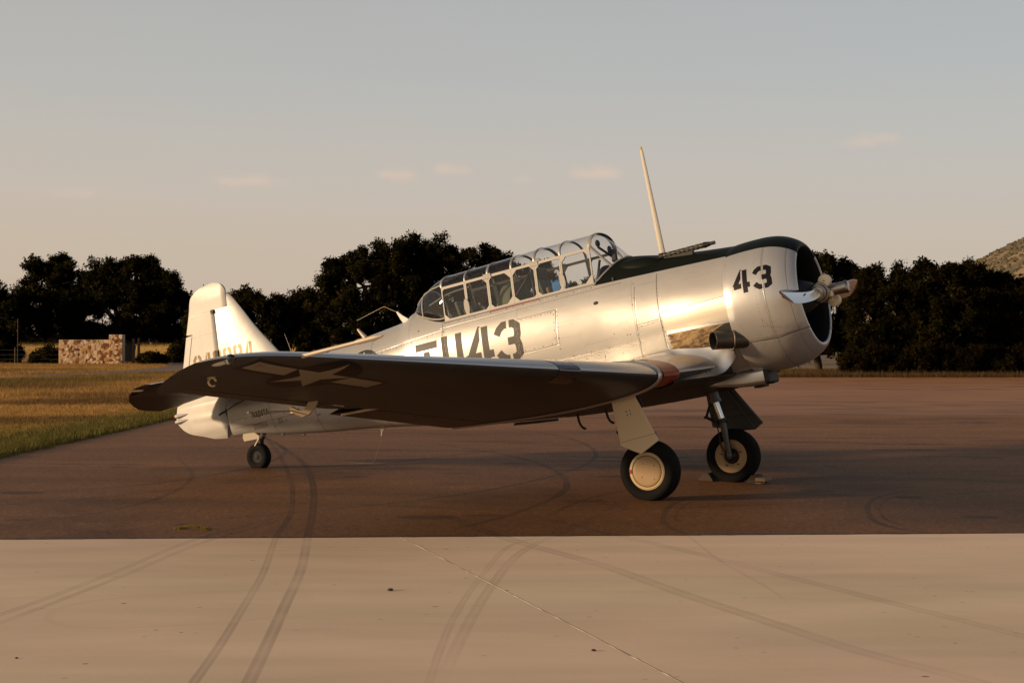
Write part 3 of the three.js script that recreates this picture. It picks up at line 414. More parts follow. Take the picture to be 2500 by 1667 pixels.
// ---- cowling
{
  const CW = 1024, CH = 512, cx = (x) => (x - 0.8) / 0.9 * CW, cy = (y) => (1 - (y + 0.75) / 1.5) * CH, cpp = CW / 0.9, cpy = CH / 1.5, cuv = (p) => [(p[0] - 0.8) / 0.9, (p[1] + 0.75) / 1.5];
  const lines = [[[1.275, 0.6], [1.265, -0.38]], [[1.505, 0.6], [1.495, -0.34]], [[0.86, -0.375], [1.3, -0.395], [1.66, -0.33]]];
  const skinC = (text) => layer(CW, CH, (g) => {
    mottle(g, CW, CH, [0.50, 0.488, 0.472], 0.05, 0.008, 0.016);
    for (const l of lines) seam(g, l.map(([x, y]) => [cx(x), cy(y)]), 3, 0.5);
    for (const [a, b] of [[[0.885, 0.6], [0.895, -0.36]], [[1.20, 0.5], [1.19, -0.3]]]) dots(g, [cx(a[0]), cy(a[1])], [cx(b[0]), cy(b[1])], 13, 2.2, 0.45);
    for (const [a, b] of [[[0.96, -0.20], [1.02, -0.36]], [[1.02, -0.36], [1.4, -0.37]], [[1.15, -0.24], [1.35, -0.30]], [[1.2, -0.20], [1.3, -0.33]]]) dots(g, [cx(a[0]), cy(a[1])], [cx(b[0]), cy(b[1])], 22, 2.6, 0.5);
    for (let i = 0; i < 26; i++) { g.strokeStyle = `rgba(60,45,30,${rr(0.05, 0.16)})`; g.lineWidth = rr(1, 3); const x = cx(rr(1.0, 1.6)), y = cy(rr(-0.45, -0.2)); g.beginPath(); g.moveTo(x, y); g.lineTo(x - rr(20, 140), y + rr(4, 24)); g.stroke(); }
    if (text) {
      const ink = layer(CW, CW, (q) => { const k = 'rgb(22,16,13)', h = 0.235 * cpp; stencil(q, '4', 0.965 * cpp - 0.8 * cpp, 600, 0.185 * cpp, h, 0.05 * cpp, k); stencil(q, '3', 1.195 * cpp - 0.8 * cpp, 600, 0.175 * cpp, h, 0.05 * cpp, k); });
      g.save(); g.translate(0, cy(0.105)); g.scale(1, cpy / cpp); g.drawImage(ink, 0, -600); g.restore();
    }
  });
  const cb = ctex(bumpMapFor(512, 256, (g) => { g.strokeStyle = 'rgba(0,0,0,.8)'; g.lineWidth = 1.5; for (const l of lines) { g.beginPath(); l.forEach(([x, y], i) => g[i ? 'lineTo' : 'moveTo'](cx(x) / 2, cy(y) / 2)); g.stroke(); } }, 0.4, 0.012, 0.02), false);
  const cm = (text) => phys(1, 1, 1, 0.30, 0.5, { map: ctex(skinC(text)), bumpMap: cb, bumpScale: 0.004, clearcoat: 0.25, clearcoatRoughness: 0.25 });
  const prof = table([[0, 0.862, 0.668], [0.12, 0.95, 0.679], [0.3, 1.10, 0.684], [0.46, 1.22, 0.682], [0.58, 1.33, 0.668], [0.68, 1.42, 0.641], [0.78, 1.495, 0.602], [0.87, 1.548, 0.562], [0.93, 1.574, 0.530], [0.97, 1.578, 0.510], [1, 1.566, 0.494]]);
  const edge = THREE.MathUtils.degToRad(37.5), ring = (a0, a1, n, f) => sheet(60, n, (u, v) => { const [x, r] = prof(u), a = lerp(a0, a1, v); return [x, r * Math.cos(a), r * Math.sin(a) * f]; }, { uv: cuv, flip: f > 0 });
  const U1 = 0.782, gapU = 0.0028, part2 = (a0, a1, n, f, u0, u1) => sheet(Math.round(60 * (u1 - u0)) + 2, n, (u, v) => { const [x, r] = prof(lerp(u0, u1, u)), a = lerp(a0, a1, v); return [x, r * Math.cos(a), r * Math.sin(a) * f]; }, { uv: cuv, flip: f > 0 }), low = THREE.MathUtils.degToRad(123.4), ga = 0.0016;
  const mS = cm(true), mP = cm(false), nose = merge([part2(edge, Math.PI, 60, 1, U1, 1), part2(edge, Math.PI, 60, -1, U1, 1), merge([part2(0, edge, 20, 1, U1, 1), part2(0, edge, 20, -1, U1, 1)])], true); nose.groups.forEach((g, i) => { g.materialIndex = i; });
  const cowl = part('cowling', nose, [mS, mP, antiGlare], plane, 'silver engine cowling stencilled 43 with dark green top');
  const UM = 0.528;
  for (const f of [1, -1]) for (const [u0, u1] of [[0, UM], [UM + gapU, U1 - gapU]]) { part('cowl_panel', part2(edge + 0.0006, low - ga, 40, f, u0, u1), f > 0 ? mS : mP, cowl); part('cowl_panel', part2(low + ga, Math.PI, 28, f, u0, u1), f > 0 ? mS : mP, cowl); }
  part('cowl_top', merge([part2(0, edge, 20, 1, 0, U1 - gapU), part2(0, edge, 20, -1, 0, U1 - gapU)]), antiGlare, cowl, 'dark green top of the cowling');
  // inside wall, dark
  const ip = table([[0, 1.566, 0.494], [0.15, 1.52, 0.492], [0.4, 1.36, 0.54], [0.7, 1.15, 0.62], [1, 0.9, 0.64]]);
  part('cowl_lining', sheet(24, 72, (u, v) => { const [x, r] = ip(u), a = v * 2 * Math.PI; return [x, r * Math.cos(a), r * Math.sin(a)]; }, { closed: true }), std(0.012, 0.012, 0.012, 0.7), cowl);
  part('firewall', new THREE.CircleGeometry(0.66, 48).rotateY(Math.PI / 2).translate(0.893, 0, 0), blackM, cowl);
  // raised joint strips of the cowl panels
  const strip = (a0, a1, x0, x1, o) => sheet(30, 6, (u, v) => { const x = lerp(x0, x1, u); let t = 0; for (let k = 0; k < 40; k++) { const [xx] = prof(t + 0.025); if (xx > x) break; t += 0.025; } const f = (x - prof(t)[0]) / Math.max(1e-5, prof(t + 0.025)[0] - prof(t)[0]), r = lerp(prof(t)[1], prof(t + 0.025)[1], clamp(f, 0, 1)) + o * Math.sin(Math.PI * clamp(v, 0.02, 0.98)) ** 0.3, a = lerp(a0, a1, v); return [x, r * Math.cos(a), r * Math.sin(a)]; });
  const dg = THREE.MathUtils.degToRad;
  part('joint_strip', strip(dg(122.6), dg(124.2), 0.87, 1.49, 0.0012), silver, cowl);
  part('joint_strip', strip(dg(-122.6), dg(-124.2), 0.87, 1.49, 0.0012), silver, cowl);
  // nine cylinder radial engine
  const eng = part('engine', [lathe([[0.02, 0.42], [0.12, 0.40], [0.17, 0.30], [0.21, 0.2], [0.24, 0.05], [0.24, -0.1]], 40).rotateZ(-Math.PI / 2).translate(1.18, 0, 0)], std(0.03, 0.032, 0.034, 0.5, 0.3), cowl);
  const fins = []; for (let k = 0; k < 13; k++) fins.push(new THREE.CylinderGeometry(0.088 - (k > 9 ? 0.006 : 0), 0.088, 0.006, 20).translate(0, 0.24 + k * 0.0235, 0)); fins.push(new THREE.CylinderGeometry(0.07, 0.072, 0.32, 16).translate(0, 0.38, 0), box(0.07, 0.05, 0.15, 0.03, 0.545, 0, 0.012));
  const cylG = merge(fins), rod = merge([bar([0.11, 0.19, 0.035], [0.075, 0.52, 0.05], 0.011), bar([0.11, 0.19, -0.035], [0.075, 0.52, -0.05], 0.011)]), cylM = std(0.11, 0.11, 0.105, 0.4, 0.6), rodM = std(0.4, 0.4, 0.4, 0.35, 0.8);
  for (let k = 0; k < 9; k++) { const c = part('cylinder', cylG, cylM, eng); c.position.set(1.2, 0, 0); c.rotation.x = k / 9 * 2 * Math.PI; }
  const rods = []; for (let k = 0; k < 9; k++) rods.push(rod.clone().rotateX(k / 9 * 2 * Math.PI).translate(1.2, 0, 0)); part('push_rods', rods, rodM, eng);
  part('ignition_ring', new THREE.TorusGeometry(0.235, 0.012, 8, 48).rotateY(Math.PI / 2).translate(1.36, 0, 0), std(0.2, 0.2, 0.2, 0.4, 0.6), eng);
}

// ---- propeller
{
  const PX = 1.665, prop = groupPart('propeller', plane, 'two bladed polished propeller standing level'); prop.position.set(PX, 0, 0); prop.rotation.x = THREE.MathUtils.degToRad(4.0);
  // blade along +z; chord turned by the pitch angle, thin airfoil section
  const bl = table([[0.10, 0.050, 0.048, 84], [0.20, 0.054, 0.050, 82], [0.30, 0.072, 0.038, 74], [0.42, 0.095, 0.028, 66], [0.6, 0.116, 0.020, 57], [0.8, 0.124, 0.015, 50], [1.0, 0.120, 0.012, 45], [1.16, 0.108, 0.010, 42], [1.27, 0.090, 0.008, 40], [1.33, 0.062, 0.007, 39], [1.365, 0.014, 0.004, 39]]);
  const blade = (r0, r1, n) => sheet(n, 28, (u, v) => { const r = lerp(r0, r1, u), [c, t, deg] = bl(r), a = v * 2 * Math.PI, s = THREE.MathUtils.degToRad(deg), cx = c * Math.cos(a), tx = t * Math.sin(a) * (1 - 0.35 * Math.cos(a)); return [cx * Math.sin(s) + tx * Math.cos(s), tx * Math.sin(s) - cx * Math.cos(s), r]; }, { closed: true, uv: (p, u, v) => [u, v] });
  const polish = phys(0.88, 0.88, 0.88, 0.09, 1.0), tipM = std(0.28, 0.085, 0.022, 0.5);
  for (const k of [0, 1]) {
    const b = part('blade', blade(0.1, 1.262, 50), polish, prop); b.rotation.x = k ? Math.PI : 0;
    part('blade_tip', blade(1.262, 1.365, 14), tipM, b, 'orange painted blade tip');
    const [c, t, deg] = bl(0.72), s = THREE.MathUtils.degToRad(deg);
    part('blade_decal', new THREE.SphereGeometry(1, 20, 12).scale(0.038, 0.0015, 0.058).rotateZ(Math.PI / 2 - s + Math.PI / 2 - Math.PI / 2).translate(t * Math.cos(s) * 0.95, -t * Math.sin(s) * 0.95, 0.74), std(0.06, 0.06, 0.08, 0.4), b);
  }
  const hubM = phys(0.30, 0.27, 0.24, 0.22, 0.9), hub = groupPart('hub', prop);
  part('barrel', [bar([-0.0, 0, -0.19], [0, 0, 0.19], 0.085, 0.085, 32), new THREE.TorusGeometry(0.092, 0.016, 10, 40).translate(0, 0, 0.135), new THREE.TorusGeometry(0.092, 0.016, 10, 40).translate(0, 0, -0.135), new THREE.TorusGeometry(0.075, 0.012, 10, 36).translate(0, 0, 0.19), ball(0.105, 0, 0, 0, 1, 1.02, 1.2)], hubM, hub);
  part('dome', lathe([[0.0, 0.275], [0.045, 0.274], [0.058, 0.268], [0.064, 0.255], [0.064, 0.235], [0.060, 0.228], [0.060, 0.10], [0.075, 0.08], [0.09, 0.05], [0.09, -0.09], [0.06, -0.12], [0.05, -0.3]], 36).rotateZ(-Math.PI / 2), hubM, hub);
  const cwM = phys(0.80, 0.68, 0.48, 0.5, 0.35);
  for (const s of [1, -1]) {
    const cw = part('counterweight', [lathe([[0, 0.035], [0.058, 0.034], [0.064, 0.028], [0.064, -0.03], [0.05, -0.034], [0, -0.034]], 36).rotateX(Math.PI / 2).translate(0.075, s * 0.105, s * 0.10)], cwM, hub);
    part('bracket', [box(0.05, 0.09, 0.035, 0.05, s * 0.065, s * 0.075, 0.008), box(0.055, 0.06, 0.05, 0.10, -s * 0.035, s * 0.085, 0.006)], cwM, hub);
    part('bolt', ball(0.007, 0.075, s * 0.105, s * 0.10 + s * 0.036, 1, 1, 0.5, 10, 6), blackM, cw);
  }
}
// ---- canopy and cockpit
{
  const Y0 = 0.612, Y1 = 1.008, ZS = 0.392, ZR = 0.338, topY = table([[-2.58, 1.160], [-1.6, 1.178], [-1.3, 1.190], [-0.62, 1.185]]);
  const sideP = (x, v, o = 0) => { const t = v / (Y1 - Y0), n = 0.136; return [x, Y0 + v - o * n * 0, lerp(fusHalf(clamp(x, -2.6, -0.6), Y0) + 0.004, ZR, t) + o]; };
  const roofP = (x, a, o = 0) => { const h = topY(x)[0] - Y1, s = Math.sin(a), c = Math.cos(a), k = 2 / 2.15; return [x, Y1 + (h + o) * Math.pow(s, k), (ZR + o) * Math.sign(c) * Math.pow(Math.abs(c), k)]; };
  const B = [-2.52, -2.205, -1.905, -1.60, -1.305, -0.985, -0.62];
  const frameShadeM = std(0.03, 0.03, 0.028, 0.7), frame = groupPart('canopy', plane, 'long framed glass greenhouse canopy over two cockpits'), H = Y1 - Y0;
  for (const s of [1, -1]) for (let i = 0; i < 6; i++) {
    const x0 = B[i], x1 = B[i + 1], wl = [0.014, 0.018, 0.016, 0.014, 0.018, 0.016][i], c = 0.05;
    const big = i === 0 ? [1, 0, 0, 0.3] : i === 1 ? [0, 0.6, 0.9, 0] : i === 2 ? [0.6, 1.2, 1.2, 0.6] : i === 3 ? [1.0, 0.3, 0.9, 0.9] : i === 4 ? [0.7, 0.4, 0, 0.9] : [0, 1.4, 1.0, 0.9];   // corner cuts: low front?, see order below
    const a = x0 + wl, b = x1 - wl, lo = 0.018, hi = H - 0.030, [k0, k1, k2, k3] = big.map((k) => 0.008 + c * k);
    const hole = [[a + k0, lo], [b - k1, lo], [b, lo + k1], [b, hi - k2], [b - k2, hi], [a + k3, hi], [a, hi - k3], [a, lo + k0]];
    const g = plateXY([[x0 + 0.001, 0], [x1 - 0.001, 0], [x1 - 0.001, H], [x0 + 0.001, H]], 0.012, 0, [hole]), p = g.attributes.position;
    for (let k = 0; k < p.count; k++) { const q = sideP(p.getX(k), p.getY(k), p.getZ(k) + 0.004); p.setXYZ(k, q[0], q[1], q[2] * s); }
    g.computeVertexNormals();
    const lg = plateXY([[x0 + 0.003, 0.002], [x1 - 0.003, 0.002], [x1 - 0.003, H - 0.002], [x0 + 0.003, H - 0.002]], 0.003, 0, [hole]), lp = lg.attributes.position; for (let k = 0; k < lp.count; k++) { const q = sideP(lp.getX(k), lp.getY(k), lp.getZ(k) - 0.008); lp.setXYZ(k, q[0], q[1], q[2] * s); } lg.computeVertexNormals(); part('frame_shade', lg, frameShadeM, frame);  // dark sheet added behind each frame to paint its inner side as shaded
    part('canopy_frame', g, frameM, frame);
    part('window_pane', sheet(1, 1, (u, v) => { const q = sideP(lerp(x0 + 0.008, x1 - 0.008, u), lerp(0.006, H - 0.006, v), 0); return [q[0], q[1], q[2] * s]; }), glassM, frame);
  }
  for (let i = 0; i < 6; i++) part('roof_pane', sheet(3, 24, (u, v) => roofP(lerp(B[i] + 0.004, B[i + 1] - 0.004, u), lerp(0.03, Math.PI - 0.03, v), -0.002)), glassM, frame);
  for (const [i, r] of [[0, 0.013], [1, 0.010], [2, 0.013], [3, 0.011], [4, 0.015], [5, 0.011], [6, 0.021]]) {
    const w = r * 1.25; part('arch', sheet(4, 40, (u, v) => { const a = v * Math.PI, up = Math.sin(u * Math.PI) * 0.006; return roofP(B[i] + (u - 0.5) * 2 * w, a, up + 0.001); }), i === 6 ? frameM : phys(0.40, 0.385, 0.37, 0.4, 0.6), frame);
    part('arch', sheet(4, 40, (u, v) => roofP(B[i] + (u - 0.5) * 1.6 * w, v * Math.PI, -0.012)), std(0.05, 0.05, 0.05, 0.6), frame);
  }
  for (const s of [1, -1]) {
    part('sill_rail', [bar([-0.60, Y0 - 0.006, s * (fusHalf(-0.62, Y0) + 0.008)], [-1.58, Y0 - 0.006, s * (fusHalf(-1.58, Y0) + 0.010)], 0.010), bar([-1.58, Y0 - 0.006, s * (fusHalf(-1.58, Y0) + 0.010)], [-2.54, Y0 - 0.006, s * (fusHalf(-2.54, Y0) + 0.008)], 0.010)], frameM, frame);
    part('guide_stripe', bar([-1.30, Y0 - 0.018, s * (fusHalf(-1.3, Y0) + 0.012)], [-1.92, Y0 - 0.018, s * (fusHalf(-1.92, Y0) + 0.012)], 0.0045), std(0.32, 0.05, 0.03, 0.5), frame);
    for (const x of [B[2], B[4]]) part('latch_plate', [plateXY([[x - 0.055, 0.965], [x + 0.055, 0.965], [x + 0.045, 1.02], [x - 0.045, 1.02]], 0.010, 0.002).translate(0, 0, s * (ZR + 0.014))], frameM, frame);
    for (const x of [B[1], B[5]]) part('handle_plate', [plateXY([[x - 0.02, 0.63], [x + 0.02, 0.63], [x + 0.034, 0.70], [x + 0.03, 0.76], [x + 0.016, 0.80], [x - 0.016, 0.80], [x - 0.03, 0.76], [x - 0.034, 0.70]], 0.010, 0.002).translate(0, 0, s * 0.386)], frameM, frame);
  }
  // rear glass fairing
  const rt = table([[-3.045, 0.878], [-2.95, 0.962], [-2.812, 1.060], [-2.686, 1.118], [-2.52, 1.162]]);
  const rearP = (x, v, o = 0) => { // v 0 starboard sill .. 1 port sill over the top
    const yb = sillTable(x)[0], zb = fusHalf(x, yb) + 0.002, yt = Math.max(rt(x)[0], yb + 0.004), a = v * Math.PI, s = Math.sin(a), c = Math.cos(a), k = 2 / lerp(2.15, 3.1, clamp((x + 3.04) / 0.52, 0, 1)); return [x, yb + (yt - yb + o) * Math.pow(s, k), (zb + o) * Math.sign(c) * Math.pow(Math.abs(c), k)]; };
  part('rear_glass', sheet(20, 40, (u, v) => rearP(lerp(-3.04, -2.522, u), v)), glassM, frame);
  const strip = (fn, n = 24) => tube(Array.from({ length: n + 1 }, (_, i) => fn(i / n)), 0.011, n, 6);
  for (const s of [0, 1]) { const f = (v) => (s ? 1 - v : v);
    part('fairing_frame', [strip((t) => rearP(lerp(-3.035, -2.52, t), f(0.005), 0.004)), strip((t) => rearP(lerp(-2.99, -2.52, t), f(lerp(0.30, 0.235, t)), 0.004)), strip((t) => rearP(-2.845, f(t * 0.5), 0.004), 16)], frameM, frame); }
  // windscreen: glass ruled from the front arch to the cut in the deck
  const wb = (v) => { const t = v < 0.5 ? v * 2 : (1 - v) * 2, x = lerp(-0.62, -0.312, Math.pow(t, 0.8)), y = skinTop(x), z = fusHalf(x, Math.min(y, FUS(x)[0] - 1e-4)); return [x, Math.min(y, FUS(x)[0]), z * (v < 0.5 ? 1 : -1) * (t > 0.97 ? Math.max(0, (1 - t) / 0.03) : 1)]; };
  const wa = (v) => { const t = v < 0.5 ? v * 2 : (1 - v) * 2, s = v < 0.5 ? 1 : -1; if (t < 0.5) { const q = sideP(-0.62, H * t * 2); return [q[0], q[1], q[2] * s]; } return roofP(-0.62, v < 0.5 ? (t - 0.5) * Math.PI : Math.PI - (t - 0.5) * Math.PI); };
  part('windscreen_glass', sheet(6, 64, (u, v) => { const p = wa(v), q = wb(v); return [0, 1, 2].map((k) => lerp(p[k], q[k], u)); }), glassM, frame);
  const edgeT = (v) => { const q = wb(v); return [q[0], q[1] + 0.006, q[2] * 1.01]; };
  const arm = (v, r) => bar(wa(v), wb(v), r, r, 8);
  part('windscreen_frame', [strip((t) => edgeT(lerp(0.01, 0.99, t)), 40), arm(0.262, 0.016), arm(0.738, 0.016)], frameM, frame);
  part('mirror_and_sight', [ball(0.045, -0.53, 0.98, 0.02, 0.5, 1, 1), box(0.06, 0.14, 0.05, -0.50, 0.91, 0, 0.01), bar([-0.52, 0.90, 0.0], [-0.60, 1.02, 0.16], 0.014), ball(0.04, -0.60, 1.06, 0.15, 0.6, 1, 1)], blackM, frame);
  // cockpit: liner, floor, seats, tubes, panels
  const cock = groupPart('cockpit', plane), cx = xs.filter((x) => x > -3.0 && x < -0.36);
  const liner = (s) => sheet(cx.length - 1, 16, (u, v) => { const x = cx[Math.round(u * (cx.length - 1))], p = fusPoint(x, lerp(0.75, fusPhi(x, Math.max(0.2, skinTop(x) - 0.01)), v)); return [p[0], p[1], s * (p[2] - 0.022)]; });
  part('liner', [liner(1), liner(-1), box(2.7, 0.02, 0.8, -1.7, -0.1, 0), box(0.02, 0.75, 0.8, -0.40, 0.25, 0), box(0.02, 0.68, 0.74, -2.9, 0.25, 0)], interior, cock);
  part('instrument_panel', [plateXY(Array.from({ length: 25 }, (_, i) => { const a = i / 24 * Math.PI; return [0.36 * Math.cos(a), 0.52 + 0.30 * Math.sin(a)]; }).concat([[-0.36, 0.2], [0.36, 0.2]]), 0.02, 0.004).rotateY(Math.PI / 2).translate(-0.60, 0, 0)], std(0.03, 0.03, 0.03, 0.6), cock);
  part('rear_panel', [plateXY(Array.from({ length: 25 }, (_, i) => { const a = i / 24 * Math.PI; return [0.30 * Math.cos(a), 0.62 + 0.28 * Math.sin(a)]; }).concat([[-0.30, 0.2], [0.30, 0.2]]), 0.03, 0.004).rotateY(Math.PI / 2).translate(-1.72, 0, 0), sheet(6, 20, (u, v) => [-1.72 - 0.12 * u, 0.62 + 0.285 * Math.sin(v * Math.PI), 0.305 * Math.cos(v * Math.PI)])], std(0.10, 0.105, 0.055, 0.75), cock, 'olive rounded panel hood between the cockpits');
  for (const [sx, tan] of [[-1.28, 1], [-2.36, 0]]) {
    const seat = groupPart('seat', cock);
    part('seat_pan', [box(0.42, 0.05, 0.42, sx + 0.24, 0.24, 0, 0.02), box(0.40, 0.14, 0.02, sx + 0.22, 0.3, 0.21, 0.008), box(0.40, 0.14, 0.02, sx + 0.22, 0.3, -0.21, 0.008)], std(0.06, 0.065, 0.05, 0.7), seat);
    const back = box(0.05, 0.60, 0.42, 0, 0, 0, 0.02).rotateZ(0.2).translate(sx - 0.03, 0.54, 0); part('seat_back', back, std(0.06, 0.065, 0.05, 0.7), seat);
    part('cushion', [box(0.06, 0.42, 0.36, 0, 0, 0, 0.028).rotateZ(0.2).translate(sx + 0.025, 0.53, 0)], tan ? std(0.22, 0.13, 0.07, 0.8) : std(0.05, 0.055, 0.035, 0.85), seat);
    part('harness', [bar([sx + 0.04, 0.80, 0.12], [sx + 0.12, 0.42, 0.14], 0.012, 0.024, 8), bar([sx + 0.04, 0.80, -0.12], [sx + 0.12, 0.42, -0.14], 0.012, 0.024, 8)], tan ? std(0.03, 0.12, 0.30, 0.7) : std(0.25, 0.22, 0.17, 0.8), seat);
  }
  part('pilot_bag', [box(0.16, 0.22, 0.16, -1.12, 0.66, 0.20, 0.05)], std(0.02, 0.14, 0.34, 0.7), cock, 'blue bundle behind the front cockpit glass');
  part('roll_structure', [bar([-1.42, 0.10, 0.30], [-1.44, 0.98, 0.17], 0.018), bar([-1.42, 0.10, -0.30], [-1.44, 0.98, -0.17], 0.018), bar([-1.44, 0.98, 0.17], [-1.44, 0.98, -0.17], 0.02), bar([-1.44, 0.96, 0.16], [-1.86, 0.5, 0.26], 0.014), bar([-1.44, 0.96, -0.16], [-1.86, 0.5, -0.26], 0.014), bar([-1.05, 0.30, -0.33], [-0.80, 0.95, -0.28], 0.014), bar([-1.44, 0.7, 0.22], [-1.44, 0.7, -0.22], 0.014)], gunMetal, cock);
  part('headrest', [box(0.07, 0.14, 0.2, -1.40, 0.90, 0, 0.03)], std(0.04, 0.035, 0.03, 0.8), cock);
  for (const x of [-0.78, -1.86]) part('control_stick', bar([x, 0.1, 0], [x - 0.075, 0.52, 0], 0.012), gunMetal, cock);
  part('radio_box', [box(0.34, 0.26, 0.42, -2.7, 0.46, 0, 0.02), bar([-2.46, 0.44, 0.24], [-2.50, 0.70, 0.26], 0.014)], std(0.1, 0.1, 0.085, 0.6, 0.2), cock);
}
// ---- things on the deck
{
  const mast = part('antenna_mast', sheet(30, 20, (u, v) => { const y = lerp(0.755, 1.955, u), a = v * 2 * Math.PI, w = lerp(0.036, 0.019, u) * (u > 0.985 ? 0.7 : 1); return [0.055 + w * Math.cos(a) - 0.008 * u, y, w * 0.48 * Math.sin(a)]; }, { closed: true }), std(0.50, 0.46, 0.39, 0.5), plane, 'tall pale antenna mast on the nose');
  part('mast_tip', ball(0.02, 0.046, 1.962, 0, 0.8, 1.1, 0.5), std(0.5, 0.38, 0.1, 0.5), mast); part('mast_foot', lathe([[0.075, 0], [0.06, 0.012], [0.04, 0.03]], 24).scale(1, 1, 0.6).translate(0.055, 0.772, 0), antiGlare, mast);
  part('gun_fairing', sheet(24, 24, (u, v) => { const a = u * Math.PI, b = v * 2 * Math.PI, r = Math.sin(a); return [-0.16 - 0.33 * Math.cos(a) * (1), 0.655 + 0.135 * r * Math.cos(b) + 0.02 * Math.cos(a), 0.20 + 0.12 * r * Math.sin(b)]; }), antiGlare, deck);
  const gun = groupPart('gun_barrel', plane, 'black perforated gun barrel on the nose deck'), gy = 0.742, gz = 0.19, jac = [];
  jac.push(new THREE.CylinderGeometry(0.026, 0.028, 0.52, 20, 1).rotateZ(Math.PI / 2).translate(0.36, gy, gz));
  part('jacket', jac, gunMetal, gun);
  const holes = []; for (let k = 0; k < 9; k++) for (let j = 0; j < 6; j++) { const a = j / 6 * 2 * Math.PI + (k % 2) * 0.5; holes.push(box(0.028, 0.009, 0.004, 0, 0, 0, 0).translate(0, 0, 0.0275).rotateX(a).translate(0.15 + k * 0.052, gy, gz)); }
  part('slots', holes, std(0.16, 0.15, 0.13, 0.5), gun); gun.children[1].userData.kind = 'stuff';
  part('muzzle', [bar([0.60, gy, gz], [0.665, gy, gz], 0.033, 0.022, 18), bar([0.66, gy, gz], [0.72, gy, gz], 0.019, 0.019, 16), box(0.34, 0.055, 0.05, 0.3, gy - 0.045, gz - 0.01, 0.01), bar([0.09, gy, gz], [0.13, gy, gz], 0.034, 0.034, 18)], gunMetal, gun);
  // step hole with dark lip on the side
  part('step_hole', [ball(0.02, -0.61, 0.39, fusHalf(-0.61, 0.39) + 0.002, 1.5, 1, 0.35).translate(0, 0, 0)], blackM, fuselage);
  // bent wire aerial behind the canopy, whip aerial further back
  part('aerial_fin', [plateXY([[-3.30, 0.765], [-3.20, 0.785], [-3.30, 0.86], [-3.365, 0.925], [-3.372, 0.915], [-3.335, 0.83]], 0.010, 0.004)], std(0.75, 0.72, 0.66, 0.5), plane);
  part('aerial_wire', [tube([[-3.37, 0.92, 0], [-3.45, 0.97, 0], [-3.52, 1.015, 0], [-3.56, 1.02, 0], [-3.75, 0.985, 0], [-3.95, 0.945, 0]], 0.0017, 30, 6)], std(0.75, 0.65, 0.5, 0.5, 0.3), plane);
  part('whip_aerial', [bar([-4.95, 0.58, 0], [-4.99, 0.82, 0], 0.006, 0.005, 8), bar([-4.99, 0.82, 0], [-5.04, 1.02, 0], 0.004, 0.002, 8)], std(0.35, 0.3, 0.25, 0.5, 0.3), plane);
  part('belly_aerial', [plateXY([[-3.90, -0.36], [-3.80, -0.375], [-3.86, -0.42], [-3.885, -0.47], [-3.895, -0.47], [-3.88, -0.42]], 0.008, 0.002)], std(0.4, 0.35, 0.28, 0.5), plane);
  part('belly_wire', [tube([[-3.895, -0.50, 0], [-3.97, -0.62, 0], [-4.05, -0.74, 0], [-4.10, -0.765, 0], [-4.3, -0.725, 0], [-4.46, -0.69, 0]], 0.0013, 24, 6)], std(0.2, 0.16, 0.12, 0.5, 0.3), plane);
  // intake scoop under the nose
  const sc = table([[0.20, 0.10, -0.655, -0.675], [0.45, 0.17, -0.63, -0.735], [0.70, 0.185, -0.62, -0.785], [0.95, 0.18, -0.63, -0.800]]);
  const scoop = part('air_scoop', sheet(24, 32, (u, v) => { const x = lerp(0.2, 0.95, u), [w, t, b] = sc(x), a = v * 2 * Math.PI, k = 0.42, c = Math.cos(a), s = Math.sin(a); return [x, (t + b) / 2 + (t - b) / 2 * Math.sign(c) * Math.pow(Math.abs(c), k), 0.02 + w * Math.sign(s) * Math.pow(Math.abs(s), k)]; }, { closed: true }), silver, plane, 'silver oil cooler scoop beneath the nose');
  part('scoop_mouth', [box(0.06, 0.15, 0.345, 0.965, -0.715, 0.02, 0.02)], blackM, scoop); part('scoop_flap', [box(0.10, 0.02, 0.2, 0.84, -0.805, 0.0, 0.006), box(0.16, 0.02, 0.3, 0.76, -0.625, 0.04, 0.004)], blackM, scoop);
}
